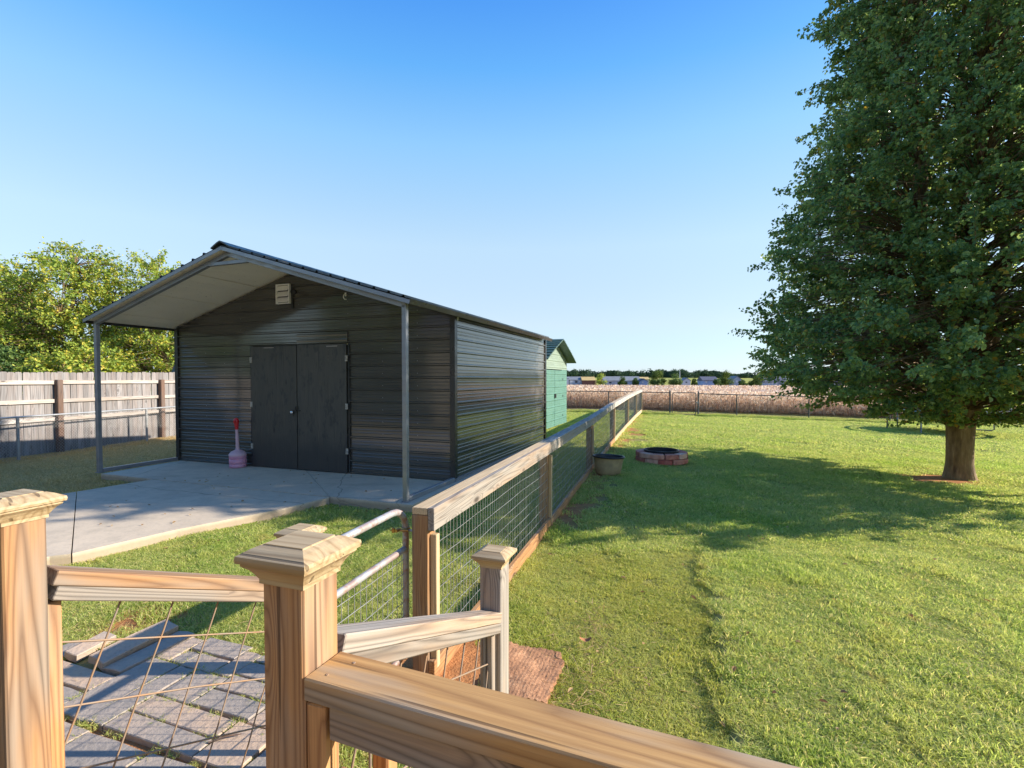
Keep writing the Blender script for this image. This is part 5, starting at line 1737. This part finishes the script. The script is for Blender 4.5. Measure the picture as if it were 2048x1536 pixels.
rs = np.random.RandomState(77)
n = 260; y = rs.uniform(2.2, 16, n); x = rs.uniform(-.05, 1.0, n) * y
x[:60] = rs.uniform(-5.5, -1.5, 60); y[:60] = rs.uniform(4.5, 8.5, 60)
onp = poly_mask(x, y, PAD) | poly_mask(x, y, WALK)
z = np.where(onp, .111, gz(x, y) + .035)
V_, F_, t_ = leaf_mesh(np.stack([x, y, z], 1), rdir(n, rs) * .35 + [0, 0, 1], rdir(n, rs) * [1, 1, .1], rs.uniform(.02, .05, n), rs.uniform(.015, .03, n), rs.uniform(0, .6, n), True, .25)
o = obj_np('fallen_leaves', V_, F_, M['straw'], cols=t_); o['kind'] = 'stuff'
m = MB()
def head(p, r=.003):
    m.lathe([(r, -.001), (r, .0012), (r * .6, .0016), (0, .0006)], 8, c=tuple(p))
for k in (.03, .05):
    q = s0 + Vv * k + U * (.02 if k > .04 else -.025); head((q.x, q.y, zr + .0006))
for k in (.85, 1.6):
    q = s0 + Vr * k; head((q.x, q.y, zr + .0006))
m.build('screw_heads', M['rust'], deckrail)

# ------------------------------------------------------------------ dry crop field
def crop_near(X): return 28.7 - .25 * X + 0.0 * X
rs = np.random.RandomState(81)
def crop_pts(n, ya, yb, pw):
    q = rs.uniform(0, 1, n) ** pw; y = ya + (yb - ya) * q
    x = rs.uniform(-.12, 1.12, n) * y
    return x, y
parts = []
for n, ya, yb, pw, bw, jit in ((60000, -1, 6, 1.0, .030, 1.0), (70000, 21, 50, 1.4, .034, 1.0), (34000, 38, 110, 1.6, .07, 1.1), (26000, 100, 330, 1.3, .30, 1.25)):
    if ya < 0:
        y = rs.uniform(27, 29.4, n); x = rs.uniform(-.1, 1.25, n) * 26; y = crop_near(np.clip(x, -5, 60)) + .2 + 5.5 * rs.uniform(0, 1, n) ** 1.3
    else:
        x, y = crop_pts(n, ya, yb, pw)
    k = y > crop_near(np.clip(x, -5, 60)) + rs.uniform(0, .5, n); x, y = x[k], y[k]
    n = len(x); z0_ = gz(x, y)
    hh = rs.uniform(.35, 1.02, n)
    # upright stems and drooping leaves / pods along them
    top = rs.uniform(0, 1, n) < .45
    zc = np.where(top, hh * .5, rs.uniform(.15, 1.0, n)); ln = np.where(top, hh, rs.uniform(.10, .36, n) * jit)
    C = np.stack([x, y, z0_ + zc], 1)
    D = rdir(n, rs) * np.where(top, .18, 1.0)[:, None] + np.array([0, 0, 1.0]) * np.where(top, 1.0, .75)[:, None]
    N = rdir(n, rs) * [1, 1, .35] + [0, -.5, .15]
    wd = np.where(top, bw * .6, bw * 1.6)
    V_, F_, t_ = leaf_mesh(C, N, D, ln, wd, np.clip(rs.uniform(0, 1, n) * .8 + zc * .25, 0, 1), False, .15)
    parts.append((V_, F_, t_))
b = 0; Vs = []; Fs = []; Ts = []
for V_, F_, t_ in parts:
    Vs.append(V_); Fs.append(F_ + b); Ts.append(t_); b += len(V_)
o = obj_np('crop_plants', np.concatenate(Vs), np.concatenate(Fs), M['crop'], cols=np.concatenate(Ts)); o['kind'] = 'stuff'
# closed canopy under the upper leaves, from the second row on
cx_ = axis_pts([(-40, 60, 1.0), (60, 420, 8)]); cy_ = axis_pts([(1.6, 30, .8), (30, 90, 3), (90, 310, 10)])
CX, CY = np.meshgrid(cx_, cy_); YY = np.maximum(crop_near(np.clip(CX, -5, 60)) + CY, 12)
CZ = gz(CX, YY) + .15 + .45 * smooth(1.5, 9.0, CY) + .06 * np.sin(CX * 3.1 + np.cos(YY * 2.3) * 2) * (CY < 40)
nx_, ny_ = len(cx_), len(cy_); id_ = np.arange(nx_ * ny_).reshape(ny_, nx_)
F_ = np.stack([id_[:-1, :-1], id_[:-1, 1:], id_[1:, 1:], id_[1:, :-1]], -1).reshape(-1, 4)
ct = NT('crop_canopy'); cp = ct.pos()
c1 = ct.noise(cp, 1.3, 5, .7); c2 = ct.noise(ct.scale(cp, (.03, .12, 1)), 1.0, 3, .6); c3 = ct.noise(cp, 14, 3, .7)
cb_ = ct.ramp(c1, [(.3, (.30, .20, .15)), (.55, (.48, .36, .29)), (.75, (.60, .49, .42))])
cb_ = ct.mix(ct.math('MULTIPLY', ct.mapr(c3, .45, .6), .6), cb_, (.16, .10, .08))
cb_ = ct.mix(ct.math('MULTIPLY', ct.mapr(c2, .4, .6), .4), cb_, (.40, .29, .26))
ct.set(Base_Color=cb_, Roughness=.95, Specular_IOR_Level=.05); ct.bump(c1, 1.0, .2)
o = obj_np('crop_canopy', np.stack([CX, YY, CZ], -1).reshape(-1, 3), F_, ct.m, smooth=True); o['kind'] = 'stuff'

# ------------------------------------------------------------------ far buildings, bushes and woods
def fz(x, y): return g1(x, y)
def at(px, y): return (px - 1024) / 1000.0 * y
def zat(py, y): return CAM_Z + (757 - py) / 1000.0 * y

def house(label, pxa, pxb, y, py_eave, py_ridge, wall, roof, depth=9.0, gable=False, windows=(), name='house', wy=None, door=None):
    xa, xb = at(pxa, y), at(pxb, y); xm = (xa + xb) / 2
    z0_ = fz(xm, y) - .3; ze = zat(py_eave, y); zr_ = zat(py_ridge, y)
    T = thing(name, label, 'house' if name == 'house' else 'barn', (xm, y, z0_))
    MB().box(xa, xb, y, y + depth, z0_, ze).build('wall', wall, T)
    o_ = .4
    m = MB()
    if not gable:
        P = [(y - o_, ze - .05), (y + depth / 2, zr_), (y + depth + o_, ze - .05)]
        vs = []
        for x in (xa - o_, xb + o_):
            vs += [(x, P[0][0], P[0][1]), (x, P[1][0], P[1][1]), (x, P[2][0], P[2][1]), (x, P[2][0], P[2][1] - .25), (x, P[0][0], P[0][1] - .25)]
        m.add(vs, [(0, 1, 6, 5), (1, 2, 7, 6), (2, 3, 8, 7), (3, 4, 9, 8), (4, 0, 5, 9), (0, 4, 3, 2, 1), (5, 6, 7, 8, 9)])
    else:
        P = [(xa - o_, ze - .05), (xm, zr_), (xb + o_, ze - .05)]
        vs = []
        for yy in (y - o_, y + depth + o_):
            vs += [(P[0][0], yy, P[0][1]), (P[1][0], yy, P[1][1]), (P[2][0], yy, P[2][1]), (P[2][0], yy, P[2][1] - .3), (P[1][0], yy, P[1][1] - .3), (P[0][0], yy, P[0][1] - .3)]
        m.add(vs, [(0, 6, 7, 1), (1, 7, 8, 2), (2, 8, 9, 3), (3, 9, 10, 4), (4, 10, 11, 5), (5, 11, 6, 0), (0, 1, 4, 5), (1, 2, 3, 4), (6, 11, 10, 7), (7, 10, 9, 8)])
        MB().add([(xa, y + .01, ze - .1), (xb, y + .01, ze - .1), (xm, y + .01, zr_ - .25), (xa, y + depth - .01, ze - .1), (xb, y + depth - .01, ze - .1), (xm, y + depth - .01, zr_ - .25)],
                 [(0, 1, 2), (3, 5, 4), (0, 2, 5, 3), (1, 4, 5, 2)]).build('gable', wall, T)
    m.build('roof', roof, T)
    for (wa, wb, wt, wb_, mt) in windows:
        f_ = MB().box(at(wa, y) - .08, at(wb, y) + .08, y - .06, y + .02, zat(wb_, y) - .08, zat(wt, y) + .08).build('window', M['far_white'], T)
        MB().box(at(wa, y), at(wb, y), y - .09, y - .061, zat(wb_, y), zat(wt, y)).build('pane', mt, f_)
    return T
G_ = M['far_glass']
FY = 318
house('white walled house at the left end of the row beside the green shed', 1118, 1137.5, FY, 755.5, 752.5, M['far_white'], M['far_greyroof'], 8, windows=((1131, 1133, 758, 761, G_),))
house('long low house with grey brown roof and pale blue walls', 1139, 1163.5, FY + 3, 758.5, 752.3, M['far_bluegrey'], M['far_greyroof'], 9, windows=((1141, 1147, 760, 764, M['far_white']), (1150, 1155, 760.5, 765, G_), (1158, 1161, 760, 764, M['far_white'])))
house('brown red barn with a bright ochre roof and post', 1165, 1190, FY, 759.5, 752.6, M['far_red'], M['far_tan'], 10, name='barn')
T = thing('barn_post', 'ochre post wall at the right end of the brown red barn', 'post', (at(1191.5, FY - 1), FY - 1, fz(at(1191.5, FY), FY)))
MB().box(at(1190.3, FY - 1), at(1193, FY - 1), FY - 1.4, FY - .6, fz(at(1191.5, FY), FY) - .2, zat(759.6, FY)).build('post_body', M['far_tan'], T)
house('long grey barn with a wide blue grey roof and white eave line', 1208, 1281, FY + 6, 760.2, 751.8, M['far_bluegrey'], M['far_greyroof'], 12, name='barn', windows=((1214, 1228, 760.6, 761.6, M['far_white']), (1256, 1261, 760.6, 761.6, M['far_white']), (1218, 1223, 763, 766, G_)))
house('house with low ochre roof behind the blue gable', 1281, 1298, FY + 22, 757.5, 753, M['far_cream'], M['far_tan'], 8)
house('bright blue gable end cottage left of the tall bushes', 1279.5, 1295, FY - 4, 761.5, 756, M['far_blue'], M['far_darkroof'], 8, True, windows=((1284, 1287, 762, 765, M['far_white']),))
house('little grey house half hidden in bushes right of the tall bushes', 1366, 1381, FY, 760.5, 754.5, M['far_white'], M['far_greyroof'], 7, True, windows=((1371, 1374, 762.5, 765, G_),))
house('pale blue barn with dark purple roof left of the round bush', 1406, 1436, FY, 759.8, 752.2, M['far_blue'], M['far_darkroof'], 10, name='barn', windows=((1411, 1414, 761.5, 765, M['far_white']), (1425, 1428, 762, 765, G_)))
house('white barn end showing between the bushes', 1466, 1482, FY + 4, 758, 751, M['far_bluegrey'], M['far_greyroof'], 9, True, name='barn', windows=((1472, 1475, 760, 764, M['far_white']),))
house('blue grey house with three bright windows under the tree branches', 1527, 1572, FY, 762.5, 752, M['far_bluegrey'], M['far_darkroof'], 10, windows=((1536, 1539, 764, 768, M['far_white']), (1543.5, 1545.5, 764, 768, M['far_white']), (1551.5, 1554.5, 764, 768, M['far_white'])))
house('pale house behind the leaves right of the hedge', 1657, 1684, FY, 763.5, 756, M['far_white'], M['far_darkroof'], 9, windows=((1664, 1667, 765.5, 769, G_),))
house('small white house far behind the low hedge', 1576, 1606, FY + 16, 760, 752, M['far_white'], M['far_greyroof'], 9)
T = thing('radio_mast', 'thin white mast standing above the far trees', 'mast', (at(1359.4, 330), 330, 0))
MB().tube([(at(1359.4, 330), 330, -3), (at(1359.4, 330), 330, zat(741.5, 330))], [.28, .16], 8).build('pole', M['far_white'], T)
# houses seen over the picket fence
house('cream gabled house seen over the picket fence', 237, 258.5, 150, 738.5, 729.5, M['far_cream'], M['far_greyroof'], 8, True, windows=((244, 247, 741, 745, M['far_white']),))
house('grey house with white windows seen beside the porch post', 205, 236, 152, 737.5, 731.5, M['far_bluegrey'], M['far_greyroof'], 8, windows=((216, 219.5, 739, 745, M['far_white']), (222, 225, 739, 745, G_)))
T = thing('garden_shed', 'dark slate coloured shed end peeping past the left wall of the shed', 'shed', (-12.2, 18.4, -.1))
m = MB(); pol = [(-12.55, -.1), (-10.6, -.1), (-10.6, 3.6), (-11.6, 3.3), (-12.15, 2.45), (-12.5, 1.65), (-12.55, 1.3)]
vs = [(x, 18.2, z) for x, z in pol] + [(x, 20.6, z) for x, z in pol]; n_ = len(pol)
m.add(vs, [tuple(range(n_)), tuple(range(2 * n_ - 1, n_ - 1, -1))] + [(i, n_ + i, n_ + (i + 1) % n_, (i + 1) % n_) for i in range(n_)])
m.build('wall', plain('slate_green_shed', (.13, .18, .18), .7, .2, 2), T)
MB().box(-12.2, -11.5, 18.16, 18.195, .0, 1.9).build('door', M['far_darkroof'], T)

def far_bush(label, px, py_top, y, wpx, mat, seed, py_base=768, n=1500, ls=.55, name='bush', cat='bush', grp='bushes and trees across the crop field'):
    rs = np.random.RandomState(seed)
    x = at(px, y); z0_ = fz(x, y); H = zat(py_top, y) - z0_; r_ = wpx / 2000.0 * y
    T = thing(name, label, cat, (x, y, z0_), 0, grp)
    Mb = Matrix.Translation((x, y, z0_))
    MB().tube([(0, 0, -.2), (0, 0, H * .35), (.2, 0, H * .7)], [.3, .22, .1], 6).build('trunk', M['bark'], T, Mb)
    nb = 9
    bc = np.stack([rs.uniform(-.62, .62, nb) * r_, rs.uniform(-.6, .6, nb) * r_, rs.uniform(.22, .78, nb) * H], 1)
    bc[0] = (0, 0, H * .74); bc[1] = (-.5 * r_, 0, H * .3); bc[2] = (.5 * r_, 0, H * .3)
    br = rs.uniform(.34, .52, nb) * min(r_, H * .5) + .1; br[0] = min(.3 * H, r_ * .6)
    k = rs.randint(0, nb, n); d = rdir(n, rs)
    C = bc[k] + d * br[k][:, None] * (rs.uniform(.35, 1.1, n))[:, None]
    C[:, 2] = np.clip(C[:, 2], .1, H * 1.02)
    s = ls * rs.uniform(.6, 1.5, n)
    Ti = np.clip(.45 + .25 * rs.normal(size=n) + .15 * (rs.uniform(-1, 1, nb))[k], 0, 1)
    V_, F_, t_ = leaf_mesh(C, d + rdir(n, rs) * .5, rdir(n, rs), s, s * .8, Ti, False, .2)
    obj_np('crown', V_, F_, mat, T, Mb, cols=t_)
YL, DL, FL = M['yellow_leaf'], M['dark_leaf'], M['far_leaf']
far_bush('bright yellow green tree between the ochre barn and the long barn', 1203, 744.5, 308, 23, YL, 1)
far_bush('round green bush in front of the long grey barn', 1245, 751, 306, 24, FL, 2)
far_bush('small dark bush left of the blue gable', 1271, 753, 306, 13, DL, 3)
far_bush('tall green tree left of the white mast', 1315, 739, 306, 42, FL, 4, n=2600)
far_bush('dark green tree below the white mast', 1350, 746, 304, 36, DL, 5, n=2200)
far_bush('low dark shrub under the tall green tree', 1318, 758, 300, 30, DL, 6)
far_bush('small green bush at the edge of the yellow field', 1388, 755.5, 306, 12, FL, 7)
far_bush('rounded green tree right of the pale blue barn', 1452, 739.5, 305, 34, FL, 8, n=2600)
far_bush('low dark bush at the foot of the rounded tree', 1437, 757, 302, 20, DL, 9)
far_bush('dark bush in front of the white barn end', 1486, 759, 303, 22, DL, 10)
far_bush('wide green bush left of the house with three windows', 1511, 750, 304, 32, FL, 11, n=2200)
far_bush('yellowish young tree standing beside the three window house', 1577, 759, 300, 14, YL, 12)
far_bush('long dark hedge under the tree branches', 1612, 759, 304, 34, DL, 13, n=2000)
far_bush('second dark hedge clump beside the first', 1640, 758, 304, 28, DL, 14, n=1600)
far_bush('tall yellow green tree glowing behind the near tree leaves', 1650, 743, 312, 38, YL, 15, n=2200)
far_bush('tall green tree hidden behind the near tree', 1720, 745, 308, 50, FL, 16, n=1500)
far_bush('green tree far right behind the near tree', 1800, 748, 308, 50, FL, 17, n=1500)
far_bush('green tree at the right edge behind the near tree', 1990, 748, 308, 60, FL, 18, n=1500)
far_bush('dark pointed tree at the left end of the row', 1122, 750, 318, 16, DL, 19)

# distant wood along the horizon
rs = np.random.RandomState(91)
nb = 520
tx_ = rs.uniform(-.75, 1.35, nb); yy = rs.uniform(610, 760, nb); xx = tx_ * yy
prof_px = np.interp(1024 + 1000 * tx_, [200, 1120, 1160, 1170, 1185, 1230, 1300, 1350, 1400, 1425, 1470, 1520, 1570, 1700, 2400], [742, 742, 735, 736, 742, 740, 738, 738, 739, 739, 746, 741, 744, 744, 740])
top = CAM_Z + (757 - prof_px + rs.uniform(-3.5, 2.0, nb)) / 1000 * yy
Cs = []; Ns = []; Ti = []; Sz = []
for i in range(nb):
    z0_ = fz(xx[i], yy[i]); H = top[i] - z0_; n = 90; r_ = rs.uniform(4.5, 8.5)
    d = rdir(n, rs); q = rs.uniform(.5, 1.0, n)
    C = np.stack([xx[i] + d[:, 0] * r_ * q, yy[i] + d[:, 1] * r_ * q, z0_ + H * .5 + d[:, 2] * H * .5 * q], 1)
    Cs.append(C); Ns.append(d); Ti.append(np.clip(.4 + .2 * rs.normal(size=n) + .25 * rs.uniform(-1, 1), 0, 1)); Sz.append(rs.uniform(1.2, 3.0, n))
C = np.concatenate(Cs); N = np.concatenate(Ns); s = np.concatenate(Sz)
V_, F_, t_ = leaf_mesh(C, N + rdir(len(C), rs) * .4, rdir(len(C), rs), s, s * .9, np.concatenate(Ti), False, .2)
o = obj_np('distant_wood', V_, F_, M['far_wood'], cols=t_); o['kind'] = 'stuff'
# dark understorey that closes the wood towards the ground
wx = np.linspace(-700, 1200, 120); wy = 700 + 20 * np.sin(wx * .05)
tzz = CAM_Z + (757 - np.interp(1024 + 1000 * wx / wy, [200, 1120, 1160, 1170, 1185, 1230, 1300, 1350, 1400, 1425, 1470, 1520, 1570, 1700, 2400], [742, 742, 735, 736, 742, 740, 738, 738, 739, 739, 746, 741, 744, 744, 740]) - 4) / 1000 * wy + 1.5 * np.sin(wx * .31) + np.sin(wx * .83)
vs = []
for x, y, z in zip(wx, wy, tzz): vs += [(x, y, 2), (x, y, z), (x, y + 30, z - 1), (x, y + 30, 2)]
fs = []
for i in range(119):
    for a in range(3): fs.append((4 * i + a, 4 * i + 4 + a, 4 * i + 5 + a, 4 * i + a + 1))
o = MB().add(vs, fs, True).build('distant_wood', M['far_wood']); o['kind'] = 'stuff'
